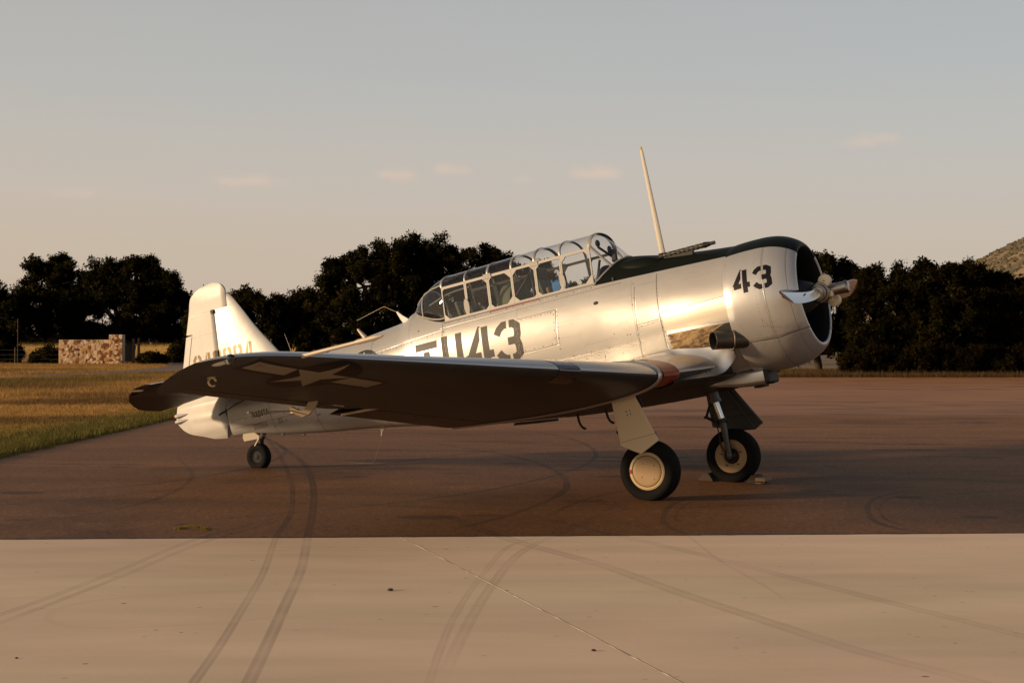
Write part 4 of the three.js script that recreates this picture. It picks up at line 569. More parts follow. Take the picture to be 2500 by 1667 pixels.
// ---- rivets and screws standing proud, one instanced part each
{
  const lines = [[-0.165, 0.50, -0.165, -0.33, 16], [0.118, 0.52, 0.118, -0.25, 14], [0.14, 0.155, 0.88, 0.165, 26], [0.14, 0.10, 0.88, 0.105, 5], [0.15, -0.095, 0.88, -0.14, 5], [-0.16, 0.03, 0.1, 0.04, 6], [-1.53, 0.41, -1.12, 0.41, 10], [-1.125, 0.41, -1.15, 0.07, 12], [-1.53, 0.07, -1.15, 0.07, 10], [-1.085, 0.40, -1.11, 0.0, 10], [-1.55, -0.10, -0.25, -0.11, 18], [-0.9, -0.16, -0.25, -0.2, 9], [-1.2, -0.19, -0.3, -0.28, 9], [-2.48, 0.585, -0.66, 0.572, 26], [-0.14, -0.05, -0.45, 0.02, 5], [0.86, 0.50, 0.87, 0.15, 7], [0.16, -0.13, 0.17, -0.25, 5], [-2.55, 0.50, -3.6, 0.43, 14], [-5.1, 0.05, -5.95, 0.10, 12], [-4.62, 0.5, -4.62, -0.2, 12], [-5.30, 0.12, -5.33, -0.12, 8], [-6.0, 0.4, -6.02, 0.0, 9], [-6.0, 0.1, -5.35, 0.06, 16]];
  const P = []; for (const [xa, ya, xb, yb, n] of lines) for (let i = 0; i <= n; i++) P.push([lerp(xa, xb, i / n), lerp(ya, yb, i / n)]);
  for (const [x, y] of [[-0.26, 0.06], [-0.30, -0.02], [-0.24, -0.03], [-0.33, 0.05], [-0.62, -0.22], [-0.60, -0.25], [-0.64, -0.25], [-0.61, -0.19], [-0.5, 0.0], [-0.2, 0.36], [-0.19, 0.28], [-0.17, 0.2], [-0.2, -0.06], [-0.68, -0.16]]) P.push([x, y]);
  const make = (name, geo, mat, list, o) => { const m = shade(new THREE.InstancedMesh(geo, mat, list.length * 2)), q = new THREE.Object3D(); let k = 0; for (const [x, y] of list) for (const s of [1, -1]) { const e = 0.004, gx = (fusHalf(x + e, y) - fusHalf(x - e, y)) / (2 * e), gy = (fusHalf(x, y + e) - fusHalf(x, y - e)) / (2 * e), n = V(-gx, -gy, s).normalize(); q.position.set(x, y, s * fusHalf(x, y)).addScaledVector(n, o); q.quaternion.setFromUnitVectors(V(0, 1, 0), n); q.updateMatrix(); m.setMatrixAt(k++, q.matrix); } m.name = name; m.userData.kind = 'stuff'; fuselage.add(m); };
  make('rivet', new THREE.SphereGeometry(0.0046, 8, 6).scale(1, 0.5, 1), silver, P.filter((_, i) => i % 3 !== 0), 0.003);
  make('screw', new THREE.SphereGeometry(0.0056, 8, 6).scale(1, 0.5, 1), std(0.07, 0.055, 0.04, 0.5, 0.4), P.filter((_, i) => i % 3 === 0), 0.003);
}
// ---- fin, rudder, tailplane
{
  const thick = (c, t, k) => t * (0.2969 * Math.sqrt(k) - 0.126 * k - 0.3516 * k * k + 0.2843 * k * k * k - 0.1036 * k * k * k * k) * 5 * c;
  // fin: leading edge to hinge
  const LEf = table([[0.50, -4.88], [0.62, -5.02], [0.84, -5.178], [1.215, -5.462], [1.543, -5.674], [1.72, -5.815], [1.735, -5.86]]), hinge = (y) => lerp(-6.085, -6.043, clamp((y - 0.4) / 1.2, 0, 1)), gap = 0.012;
  const TEr = table([[-0.086, -6.20], [-0.06, -6.38], [-0.008, -6.53], [0.069, -6.768], [0.156, -6.892], [0.279, -6.965], [0.404, -6.935], [0.92, -6.722], [1.32, -6.582], [1.61, -6.477], [1.766, -6.428], [1.83, -6.352], [1.875, -6.24], [1.896, -6.12], [1.897, -6.05]]);
  const FW = 1024, FH = 1024, fuv = (p) => [(p[0] + 7.05) / 2.2, (p[1] + 0.15) / 2.2], fx = (x) => (x + 7.05) / 2.2 * FW, fy = (y) => (1 - (y + 0.15) / 2.2) * FH, pp = FW / 2.2;
  const tailSkin = layer(FW, FH, (g) => {
    mottle(g, FW, FH, [0.56, 0.535, 0.495], 0.08, 0.012, 0.012);
    const ink = layer(FW, FH, (q) => { [...'349884'].forEach((ch, i) => stencil(q, ch, fx(-6.515 + i * 0.172), fy(0.768), 0.142 * pp, 0.268 * pp, 0.045 * pp, '#7b6130')); });
    g.drawImage(ink, 0, 0);
    for (const y of [1.55, 1.27, 1.0]) { seam(g, [[fx(-6.03), fy(y)], [fx(-6.6), fy(y - 0.005)]], 1.2, 0.28); dots(g, [fx(-6.1), fy(y - 0.012)], [fx(-6.55), fy(y - 0.017)], 22, 1.1, 0.3); }
    dots(g, [fx(-6.015), fy(1.52)], [fx(-6.05), fy(0.5)], 9, 1.0, 0.35); dots(g, [fx(-6.88), fy(0.385)], [fx(-6.16), fy(0.395)], 10, 1.1, 0.45); dots(g, [fx(-6.13), fy(0.39)], [fx(-6.15), fy(0.0)], 12, 1.2, 0.4);
    for (let i = 0; i < 160; i++) { g.fillStyle = `rgba(120,100,70,${rr(0.04, 0.16)})`; g.beginPath(); g.ellipse(fx(-5.88 + (rnd() - 0.5) * 0.22), fy(1.02 + (rnd() - 0.5) * 0.2), rr(1, 6), rr(1, 3), 0, 0, 7); g.fill(); }
    for (let i = 0; i < 60; i++) { const x = fx(rr(-6.7, -5.3)), y = fy(rr(0.6, 1.8)); g.strokeStyle = `rgba(110,90,60,${rr(0.03, 0.1)})`; g.lineWidth = rr(1, 4); g.beginPath(); g.moveTo(x, y); g.lineTo(x + rr(-4, 4), y + rr(10, 60)); g.stroke(); }
  });
  const tb = ctex(bumpMapFor(512, 512, null, 0.5, 0.02, 0.016), false), tmap = ctex(tailSkin), finM = phys(0.84, 0.85, 0.86, 0.26, 0.25, { map: tmap, bumpMap: tb, bumpScale: 0.004, clearcoat: 0.3, clearcoatRoughness: 0.2 }), rudM = phys(1, 1, 1, 0.60, 0.08, { map: tmap, bumpMap: tb, bumpScale: 0.004, clearcoat: 0.2, clearcoatRoughness: 0.3 });
  const fys = [...Array.from({ length: 41 }, (_, i) => lerp(0.5, 1.735, i / 40)), 1.5488, 1.5512].sort((p, q) => p - q), finSide = (s) => sheet(fys.length - 1, 30, (u, v) => { const y = fys[Math.round(u * (fys.length - 1))], a = LEf(y)[0], b = hinge(y) + 0.005 + (y > 1.55 ? 0.21 : 0), k = v * v, x = lerp(a, b, k), full = 1.15 * (a - hinge(y) + 0.62), t = lerp(0.075, 0.052, (y - 0.5) / 1.235); return [x, y, s * thick(full, t / 0.6 * 0.62, clamp((a - x) / full, 0, 1))]; }, { uv: fuv, flip: s > 0 });
  const fin = part('fin', [finSide(1), finSide(-1)], finM, plane, 'silver vertical fin with yellow serial number');
  // rudder: horn balance ahead of the hinge at the top, rounded low corner, ridged lower half
  const halfT = (x, y) => { const h = y > 1.55 ? -5.835 : hinge(y) - gap, e = TEr(y)[0], k = clamp((h - x) / Math.max(0.02, h - e), 0, 1), m = y < 0.42 ? lerp(0.062, 0.082, clamp((0.42 - y) / 0.3, 0, 1)) * (y < 0.06 ? Math.sqrt(clamp((y + 0.09) / 0.15, 0, 1)) : 1) : lerp(0.056, 0.036, clamp((y - 0.42) / 1.2, 0, 1)), top = y > 1.70 ? Math.sqrt(clamp((1.9 - y) / 0.2, 0, 1)) : 1, nose = Math.min(1, Math.sqrt(clamp(k / 0.10, 0, 1)) + (k < 0.1 ? 0 : 0)); return Math.max(0.0035 * top, m * top * nose * (1 - Math.pow(k, 1.25) * 0.94) + (y < 0.36 && y > 0.1 ? 0.012 * Math.exp(-(((y - 0.235 + 0.06 * (x + 6.5)) / 0.028) ** 2)) * (1 - k) : 0)); };
  const ys = []; for (let i = 0; i <= 70; i++) ys.push(lerp(-0.085, 1.8968, i / 70)); ys.push(1.5495, 1.5505, 0.4215, 0.4225); ys.sort((a, b) => a - b);
  const LEr = (y) => (y > 1.55 ? (y > 1.735 ? lerp(-5.835, -6.045, 1 - Math.sqrt(clamp(1 - ((y - 1.735) / 0.163) ** 2, 0, 1))) : -5.835) : y < 0.06 ? hinge(y) - gap - 0.02 - 0.06 * ((0.06 - y) / 0.145) ** 2 : hinge(y) - gap);
  const rudTop = ys.filter((y) => y >= 0.42), rudLow = ys.filter((y) => y <= 0.4216);
  const rud = (list, s, x1) => sheet(list.length - 1, 30, (u, v) => { const y = list[Math.round(u * (list.length - 1))], a = LEr(y), e = x1 ? x1(y) : TEr(y)[0], k = v < 0.3 ? v * v / 0.3 * 0.5 : lerp(0.15, 1, (v - 0.3) / 0.7), x = lerp(a, e, k); return [x, y, s * halfT(x, y)]; }, { uv: fuv, flip: s > 0 });
  const tabLine = (y) => lerp(-6.616, -6.477, clamp((y - 0.92) / 0.395, -1.3, 1)), tabEdge = (y) => (y < 1.316 && y > 0.48 ? tabLine(y) + 0.004 : TEr(y)[0]);
  const rudder = part('rudder', [rud(rudTop, 1, tabEdge), rud(rudTop, -1, tabEdge), rud(rudLow, 1), rud(rudLow, -1)], rudM, plane, 'pale silver fabric rudder');
  const tabYs = ys.filter((y) => y > 0.485 && y < 1.312), tab = (s) => sheet(tabYs.length - 1, 6, (u, v) => { const y = tabYs[Math.round(u * (tabYs.length - 1))], x = lerp(tabLine(y) - 0.006, TEr(y)[0], v); return [x, y, s * halfT(x, y)]; }, { uv: fuv, flip: s > 0 });
  part('trim_tab', [tab(1), tab(-1)], rudM, rudder); part('tab_gap', [bar([tabLine(0.49), 0.49, 0.014], [tabLine(1.312), 1.312, 0.011], 0.004, 0.004, 6), bar([tabLine(1.314), 1.316, 0.010], [TEr(1.316)[0], 1.318, 0.002], 0.004, 0.003, 6)], blackM, rudder);
  part('hinge_slot', box(0.046, 0.046, 0.112, -6.066, 1.528, 0, 0.002), blackM, rudder); part('hinge_slot', box(0.042, 0.12, 0.128, -6.088, 0.965, 0, 0.004), blackM, rudder);
  for (const y of [1.52, 1.27, 1.0, 0.76]) part('rib_tape', bar([-6.10, y, halfT(-6.10, y) + 0.0002], [-6.46, y - 0.005, halfT(-6.46, y - 0.005) + 0.0002], 0.0026, 0.0026, 6), rudM, rudder);
  const navM = (r, g, b) => phys(r, g, b, 0.15, 0, { clearcoat: 1 });
  for (const [y, r] of [[0.335, 1], [0.262, 0]]) for (const s of [1, -1]) { const lf = part('light_fairing', [lathe([[0, -0.22], [0.012, -0.16], [0.026, -0.04], [0.028, 0], [0.02, 0.012]], 18).rotateZ(Math.PI / 2).translate(-6.945, y, s * 0.022)], dope, rudder); part('light_lens', ball(0.022, -6.955, y, s * 0.022, 1, 1, 1, 12, 8), r ? navM(0.5, 0.02, 0.01) : navM(0.7, 0.66, 0.6), lf); }
  part('control_horn', [box(0.030, 0.085, 0.11, -6.085, 0.235, 0.01, 0.004), tube([[-6.08, 0.235, 0.075], [-6.02, 0.262, 0.10], [-5.85, 0.295, 0.14], [-5.55, 0.345, 0.17]], 0.005, 16, 6), tube([[-6.09, 0.25, 0.06], [-6.17, 0.225, 0.085], [-6.20, 0.215, 0.08]], 0.011, 10, 8)], blackM, rudder);
  part('top_stub', bar([-6.17, 1.89, 0], [-6.175, 1.912, 0], 0.006, 0.005, 8), gunMetal, rudder);
  // tailplane: fixed surface, then elevator drooping a little
  const SY = 0.52, LEs = table([[0.05, -4.96], [0.3, -5.0], [1.5, -5.27], [1.82, -5.35], [1.94, -5.41], [1.985, -5.46], [2.0, -5.50]]), HX = -6.12;
  const tS = (x, z) => { const a = LEs(z)[0], c = a + 6.85, k = clamp((a - x) / c, 0, 1); return thick(c, 0.055 * (z > 1.7 ? Math.sqrt(clamp((2.005 - z) / 0.3, 0, 1)) * 0.6 + 0.4 : 1), k) * 1.0; };
  const TEe = table([[0.14, -6.76], [0.5, -6.78], [0.9, -6.71], [1.2, -6.55], [1.45, -6.37], [1.62, -6.20], [1.68, -6.14]]);
  for (const s of [1, -1]) {
    const zs = [0.05, 0.2, 0.4, 0.7, 1.0, 1.3, 1.5, 1.65, 1.75, 1.82, 1.88, 1.93, 1.965, 1.985, 1.998], aft = (z) => (z > 1.67 ? lerp(HX, -5.52, Math.pow((z - 1.67) / 0.328, 1.15)) : HX);
    const face = (q) => sheet(zs.length - 1, 22, (u, v) => { const z = zs[Math.round(u * (zs.length - 1))], k = v * v, x = lerp(LEs(z)[0], aft(z), k); return [x, SY + q * tS(x, z), s * z]; }, { flip: q * s < 0 });
    const tp = part('tailplane', merge([face(1), face(-1)], true), [silver, underShade], plane); tp.geometry.groups.forEach((g, i) => { g.materialIndex = i; });
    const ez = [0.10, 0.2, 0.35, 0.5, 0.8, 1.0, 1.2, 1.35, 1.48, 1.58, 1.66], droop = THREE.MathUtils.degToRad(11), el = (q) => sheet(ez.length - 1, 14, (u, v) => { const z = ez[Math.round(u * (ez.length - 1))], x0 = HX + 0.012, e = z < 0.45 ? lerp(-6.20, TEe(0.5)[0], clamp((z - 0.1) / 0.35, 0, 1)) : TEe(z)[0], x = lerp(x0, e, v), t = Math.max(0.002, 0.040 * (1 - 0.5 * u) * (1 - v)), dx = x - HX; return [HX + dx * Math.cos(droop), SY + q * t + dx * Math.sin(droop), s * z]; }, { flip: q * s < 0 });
    part('elevator', merge([el(1), el(-1)], true), [dope, underShade], tp).geometry.groups.forEach((g, i) => { g.materialIndex = i; });
  }
}
// ---- wings
{
  const DI = Math.tan(THREE.MathUtils.degToRad(5.18)), Z0 = 1.346;
  const PL = table([[0.0, 0.70, -2.17], [0.45, 0.66, -2.17], [0.8, 0.50, -2.17], [1.1, 0.37, -2.17], [1.346, 0.305, -2.16], [2.4, 0.092, -2.10], [3.6, -0.148, -2.03], [5.0, -0.43, -1.955], [5.6, -0.555, -1.92], [5.85, -0.615, -1.90], [6.0, -0.665, -1.82], [6.15, -0.735, -1.64], [6.25, -0.80, -1.47], [6.33, -0.885, -1.30], [6.375, -0.97, -1.18], [6.395, -1.07, -1.09]]);
  const TH = table([[0, 0.150], [1.346, 0.150], [5.6, 0.105], [6.15, 0.095], [6.395, 0.07]]), yLE = (z) => (z > Z0 ? -0.548 + DI * (z - Z0) - (z > 5.9 ? 0.0 : 0) : -0.548);
  const yt = (k) => 5 * (0.2969 * Math.sqrt(k) - 0.126 * k - 0.3516 * k * k + 0.2843 * k * k * k - 0.1036 * k * k * k * k), camb = (k) => (k < 0.3 ? 0.022 * (0.6 * k - k * k) / 0.09 : 0.022 * (0.4 + 0.6 * k - k * k) / 0.49);
  const afoil = (z, k, q, o = 0) => { const [a, e] = PL(z), c = Math.max(0.001, a - e); return [a - k * c + (k < 0.002 ? o : 0), yLE(z) - k * c * 0.030 + camb(k) * c * 0.9 + q * (yt(k) * TH(z)[0] * c + o), z]; };
  const W = 1024, WH = 2048, wuv = (p) => [(Math.abs(p[2]) - 1.3) / 5.2, (p[0] + 2.3) / 2.7];
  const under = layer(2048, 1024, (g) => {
    mottle(g, 2048, 1024, [0.042, 0.039, 0.036], 0.2, 0.012, 0.02);  // base tone darkened to paint in underside shade, insignia white dimmed to suit
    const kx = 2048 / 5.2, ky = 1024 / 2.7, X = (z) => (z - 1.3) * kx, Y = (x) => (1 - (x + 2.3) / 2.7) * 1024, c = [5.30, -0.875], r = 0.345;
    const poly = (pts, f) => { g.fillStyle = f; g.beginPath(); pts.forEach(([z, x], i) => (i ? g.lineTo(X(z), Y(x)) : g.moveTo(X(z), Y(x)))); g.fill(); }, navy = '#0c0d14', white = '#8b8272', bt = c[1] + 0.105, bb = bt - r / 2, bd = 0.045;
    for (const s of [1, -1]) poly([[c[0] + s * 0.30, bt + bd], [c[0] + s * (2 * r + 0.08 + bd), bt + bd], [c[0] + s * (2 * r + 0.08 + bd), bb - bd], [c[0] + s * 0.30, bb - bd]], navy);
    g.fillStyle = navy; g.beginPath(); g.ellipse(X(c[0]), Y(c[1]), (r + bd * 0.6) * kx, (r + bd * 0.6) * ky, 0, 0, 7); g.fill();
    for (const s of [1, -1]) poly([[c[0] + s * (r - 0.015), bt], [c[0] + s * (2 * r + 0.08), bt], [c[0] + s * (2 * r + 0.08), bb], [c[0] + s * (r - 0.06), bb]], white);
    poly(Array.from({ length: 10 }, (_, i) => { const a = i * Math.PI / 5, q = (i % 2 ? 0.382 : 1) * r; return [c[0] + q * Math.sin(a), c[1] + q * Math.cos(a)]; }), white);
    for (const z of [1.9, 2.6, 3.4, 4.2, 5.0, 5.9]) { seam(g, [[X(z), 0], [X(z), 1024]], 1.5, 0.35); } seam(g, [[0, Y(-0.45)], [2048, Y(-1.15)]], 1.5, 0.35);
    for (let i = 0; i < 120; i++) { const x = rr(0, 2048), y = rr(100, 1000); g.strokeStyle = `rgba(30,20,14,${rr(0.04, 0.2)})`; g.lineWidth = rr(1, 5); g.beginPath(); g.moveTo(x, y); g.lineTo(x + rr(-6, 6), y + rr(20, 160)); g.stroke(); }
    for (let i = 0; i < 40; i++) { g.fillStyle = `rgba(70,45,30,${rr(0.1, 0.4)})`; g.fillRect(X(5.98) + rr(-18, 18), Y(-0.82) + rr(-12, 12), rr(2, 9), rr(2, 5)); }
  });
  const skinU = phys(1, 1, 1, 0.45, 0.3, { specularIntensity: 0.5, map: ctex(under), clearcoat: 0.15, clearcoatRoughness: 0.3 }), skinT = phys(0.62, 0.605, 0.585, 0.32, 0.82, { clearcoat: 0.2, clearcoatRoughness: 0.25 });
  const face = (z0, z1, nz, k0, k1, nk, q, s, zlist, mod) => sheet(nz, nk, (u, v) => { const z = zlist ? zlist[Math.round(u * nz)] : lerp(z0, z1, u), k = k0 + (k1 - k0) * (k0 === 0 ? v * v : v); let p = afoil(z, k, q); if (mod) p = mod(p, z); return [p[0], p[1], p[2] * s]; }, { uv: wuv, flip: q * s < 0 });
  const zOuter = [...Array.from({ length: 30 }, (_, i) => lerp(Z0, 5.6, i / 29)), 5.7, 5.8, 5.85], zTip = [5.85, 5.92, 6.0, 6.08, 6.15, 6.2, 6.25, 6.29, 6.33, 6.355, 6.375, 6.388, 6.395];
  const HK = 0.78;
  // centre section
  part('wing_centre', merge([merge([face(-1, 1, 40, 0, 1, 40, 1, 1, Array.from({ length: 41 }, (_, i) => lerp(-Z0, Z0, i / 40)), null)].map((g) => g)), face(0, 1, 40, 0, 1, 40, -1, 1, Array.from({ length: 41 }, (_, i) => lerp(-Z0, Z0, i / 40)))], true), [skinT, underShade], plane).geometry.groups.forEach((g, i) => { g.materialIndex = i; });
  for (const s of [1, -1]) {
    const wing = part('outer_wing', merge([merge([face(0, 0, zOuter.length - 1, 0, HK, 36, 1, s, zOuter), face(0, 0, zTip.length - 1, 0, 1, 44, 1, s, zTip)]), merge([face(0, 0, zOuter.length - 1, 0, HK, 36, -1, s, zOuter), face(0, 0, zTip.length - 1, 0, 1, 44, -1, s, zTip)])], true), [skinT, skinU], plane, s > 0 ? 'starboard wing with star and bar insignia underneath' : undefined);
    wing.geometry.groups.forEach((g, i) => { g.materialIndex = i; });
    const hingeTurn = (ang, z0) => (p, z) => { const a = afoil(z, HK + 0.006, 1), b = afoil(z, HK + 0.006, -1), hx = a[0], hy = (a[1] + b[1]) / 2, dx = p[0] - hx, dy = p[1] - hy, c = Math.cos(ang), n = Math.sin(ang); return [hx + dx * c - dy * n, hy + dx * n + dy * c, p[2]]; };
    const zF = Array.from({ length: 12 }, (_, i) => lerp(1.37, 3.58, i / 11)), zA = Array.from({ length: 14 }, (_, i) => lerp(3.61, 5.84, i / 13)), up = THREE.MathUtils.degToRad(s > 0 ? -7 : 5);
    const fm = [skinT, skinU], grp = (m) => m.geometry.groups.forEach((g, i) => { g.materialIndex = i; });
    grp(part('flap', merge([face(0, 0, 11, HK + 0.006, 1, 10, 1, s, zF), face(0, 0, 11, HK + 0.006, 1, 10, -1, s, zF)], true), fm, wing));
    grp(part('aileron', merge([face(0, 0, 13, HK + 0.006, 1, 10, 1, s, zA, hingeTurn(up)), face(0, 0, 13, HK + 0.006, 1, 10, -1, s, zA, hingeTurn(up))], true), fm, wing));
    // closing web at the hinge line
    part('rear_spar', sheet(zOuter.length - 1, 1, (u, v) => { const p = afoil(zOuter[Math.round(u * (zOuter.length - 1))], HK - 0.002, v ? 1 : -1); return [p[0], p[1], p[2] * s]; }), silver, wing);
    // attach cover: rounded metal band around the joint
    const band = (w, o, z) => sheet(80, 8, (u, v) => { const kk = u < 0.5 ? (1 - u * 2) : (u - 0.5) * 2, q = u < 0.5 ? 1 : -1, k = kk * kk * 0.97, a = afoil(z, k, q), b = afoil(z, clamp(k + 0.004, 0, 1), q), n = V(-(b[1] - a[1]), b[0] - a[0], 0).normalize().multiplyScalar(b[0] < a[0] ? -1 : 1); const up2 = k < 0.001 ? V(1, 0, 0) : V(n.x, n.y, 0).multiplyScalar(Math.sign(n.y) === q ? 1 : -1), h = o * Math.sqrt(Math.max(0, 1 - (2 * v - 1) ** 2)); return [a[0] + up2.x * h, a[1] + up2.y * h, (z + (v - 0.5) * w) * s]; });
    part('joint_cover', band(0.085, 0.020, Z0), silver, wing);
    // landing light: dark glazed section of the leading edge
    part('landing_light', sheet(14, 40, (u, v) => { const z = lerp(2.58, 2.88, u), q = v < 0.5 ? 1 : -1, kk = Math.abs(v - 0.5) * 2, k = kk * kk * 0.075, p = afoil(z, k, q, 0.0025); return [p[0] + 0.0025, p[1], p[2] * s]; }), phys(0.012, 0.014, 0.018, 0.08, 0, { clearcoat: 1, clearcoatRoughness: 0.03 }), wing, 'dark glazed landing light in the leading edge');
    // navigation light on the tip
    const n0 = afoil(6.27, 0.10, 1), nav = part('position_light', [ball(0.05, n0[0] - 0.075, n0[1] - 0.028, (n0[2]) * s, 2.0, 0.65, 0.6), lathe([[0.0, 0], [0.036, 0.0], [0.036, 0.03]], 20).rotateZ(-Math.PI / 2).translate(n0[0] - 0.015, n0[1] - 0.030, n0[2] * s)], silver, wing);
    part('lens', ball(0.036, n0[0] + 0.020, n0[1] - 0.030, n0[2] * s, 1.1, 0.95, 0.95), phys(0.003, 0.008, 0.009, 0.06, 0, { clearcoat: 0.6 }), wing);
    // tie down ring
    const td = afoil(6.03, 0.52, -1); part('tie_down_ring', [new THREE.TorusGeometry(0.030, 0.009, 8, 20, 5.2).rotateY(Math.PI / 2 - 0.4).translate(td[0], td[1] - 0.03, td[2] * s), lathe([[0.034, 0.0], [0.030, -0.008], [0, -0.009]], 20).translate(td[0], td[1] + 0.004, td[2] * s)], std(0.55, 0.42, 0.24, 0.4, 0.6), wing);
    if (s > 0) {
      const pb = afoil(5.78, 0.004, 1), py0 = pb[1] - 0.008, pit = part('pitot_boom', [bar([pb[0] - 0.06, py0 - 0.002, 5.78], [-0.10, py0 - 0.004, 5.78], 0.017, 0.014, 16), lathe([[0.014, -0.03], [0.019, 0.0], [0.020, 0.14], [0.010, 0.20], [0.004, 0.215], [0, 0.216]], 18).rotateZ(-Math.PI / 2).translate(-0.10, py0 - 0.003, 5.78), bar([-0.035, py0 + 0.010, 5.78], [-0.085, py0 + 0.080, 5.78], 0.019, 0.009, 14), ball(0.009, -0.0855, py0 + 0.081, 5.78)], std(0.46, 0.38, 0.29, 0.45, 0.15), wing, 'pale pitot boom pointing forward from the wing');
    }
    // aileron hinge with curved mass balance arm, and small control fairings below
    const hb = afoil(4.42, 0.80, -1), hx = hb[0], hy = hb[1], hz = 4.42;
    const arm = plateXY([[0.02, 0.02], [0.10, 0.0], [0.06, -0.07], [0.0, -0.125], [-0.05, -0.135], [-0.10, -0.10], [-0.14, -0.05], [-0.12, -0.035], [-0.075, -0.075], [-0.045, -0.085], [-0.015, -0.065], [0.01, -0.03]].map(([a, b]) => [a * 1.1, b * 1.0]), 0.022, 0.004).rotateY(0.35).translate(hx + 0.02, hy + 0.02, hz * s);
    part('balance_arm', [arm, box(0.09, 0.03, 0.02, hx - 0.12, hy - 0.05, hz * s, 0.006)], std(0.36, 0.27, 0.165, 0.5, 0.2), wing);
    part('push_rod', bar([hx - 0.10, hy - 0.05, hz * s], [hx - 0.12, hy - 0.035, (hz + 0.62) * s], 0.006, 0.005, 8), std(0.36, 0.27, 0.165, 0.5, 0.2), wing);
    const hb2 = afoil(3.55, 0.80, -1); part('hinge_fairing', [bar([hb2[0] + 0.12, hb2[1] + 0.005, 3.4 * s], [hb2[0] - 0.16, hb2[1] - 0.015, 3.7 * s], 0.020, 0.007, 10)], std(0.62, 0.5, 0.33, 0.5, 0.2), wing);
  }
  // red-orange cover between joint band and the fuselage fillet, silver fillet with stencil
  for (const s of [1, -1]) {
    const cover = sheet(14, 40, (u, v) => { const z = lerp(1.06, 1.303, u), q = v < 0.5 ? 1 : -1, kk = Math.abs(v - 0.5) * 2, k = kk * kk * (q > 0 ? 0.10 : 0.05), p = afoil(z, k, q, 0.006); return [p[0] + 0.006, p[1], p[2] * s]; });
    part('leading_edge_cover', cover, phys(0.24, 0.036, 0.014, 0.4, 0.1, { clearcoat: 0.5, clearcoatRoughness: 0.2 }), plane, 'orange red cover on the wing root leading edge');
    const FWp = layer(2048, 512, (g) => { mottle(g, 2048, 512, [0.60, 0.585, 0.565], 0.04, 0.006, 0.02); if (s > 0) { g.fillStyle = 'rgba(20,14,11,.95)'; g.font = 'bold 58px monospace'; g.fillText('NO', 1800, 330); g.fillText('STEP', 1762, 402); } });
    // fillet: from a line on the wing (outer) to a line on the fuselage side (inner), concave between
    const oz = table([[-2.3, 0.50], [-1.6, 0.62], [-0.8, 0.80], [-0.2, 0.98], [0.10, 1.06], [0.30, 1.065], [0.41, 1.04], [0.47, 0.95], [0.54, 0.82], [0.61, 0.68], [0.67, 0.60], [0.735, 0.54], [0.80, 0.47]]), iy = table([[-2.3, -0.40], [-1.2, -0.33], [-0.4, -0.295], [0.1, -0.27], [0.5, -0.325], [0.92, -0.375]]);
    const fy = table([[0.0, -0.46], [0.2, -0.585], [0.30, -0.612], [0.45, -0.632], [0.60, -0.635], [0.68, -0.615], [0.735, -0.565], [0.80, -0.48]]); const outerP = (x) => { const z = oz(x)[0], [a, e] = PL(z), k = clamp((a - x) / (a - e), 0, 1); const nose = [x, fy(x)[0], z], w = sstep(x, 0.10, 0.30); if (x > 0.30) return nose; const p = afoil(z, k, 1, 0.006); return [x, lerp(p[1], nose[1], w), z]; };
    const fil = sheet(110, 24, (u, v) => { const x = lerp(-2.25, 0.80, u), O = outerP(x), yi = iy(x)[0], I = [x, yi, fusHalf(x, yi) + 0.012], M = [x, lerp(O[1], yi, lerp(0.10, 0.30, sstep(x, 0.0, 0.6))), lerp(I[2], O[2], lerp(0.06, 0.20, sstep(x, 0.0, 0.6)))], a = (1 - v) ** 2, b = 2 * v * (1 - v), c = v * v; return [x, a * O[1] + b * M[1] + c * I[1], s * (a * O[2] + b * M[2] + c * I[2])]; }, { uv: (p, u, v) => [u, v], flip: s < 0 });
    const fillet = part('wing_fillet', fil, phys(1, 1, 1, 0.28, 0.8, { map: ctex(FWp), clearcoat: 0.2, clearcoatRoughness: 0.25 }), plane, s > 0 ? 'silver wing root fillet marked NO STEP' : undefined);
    // bulged wheel bay nose running forward and inward below the fillet
    part('wheel_bay_nose', sheet(30, 30, (u, v) => { const z = lerp(0.0, 1.12, u), a = PL(z)[0] - 0.02, t = v * Math.PI, yc = -0.635, h = 0.055 * (1 - 0.25 * u); return [a - 0.30 + 0.30 * Math.sin(t), yc + (v < 0.5 ? 1 : 1) * h * Math.cos(t), s * z]; }), underShade, fillet);
    const fsM = std(0.06, 0.05, 0.04, 0.5, 0.4); for (const [x, y] of [[-0.1, -0.285], [0.05, -0.28], [0.17, -0.287], [0.3, -0.305], [-0.5, -0.31], [-0.9, -0.33]]) part('fillet_screw', ball(0.009, x, y, s * (fusHalf(x, y) + 0.015), 1, 1, 0.4, 8, 6), fsM, fillet);
  }
  // belly flap strip and little drain pipes under the centre section
  part('belly_flap', [box(0.03, 0.030, 1.1, -2.17, -0.655, -0.7, 0.006)], underShade, plane);
  for (const [x, z] of [[-1.15, 0.30], [-0.80, 0.32]]) part('drain_pipe', tube([[x, -0.66, z], [x + 0.005, -0.80, z], [x + 0.03, -0.86, z], [x + 0.065, -0.885, z]], 0.014, 14, 8), blackM, plane);
}
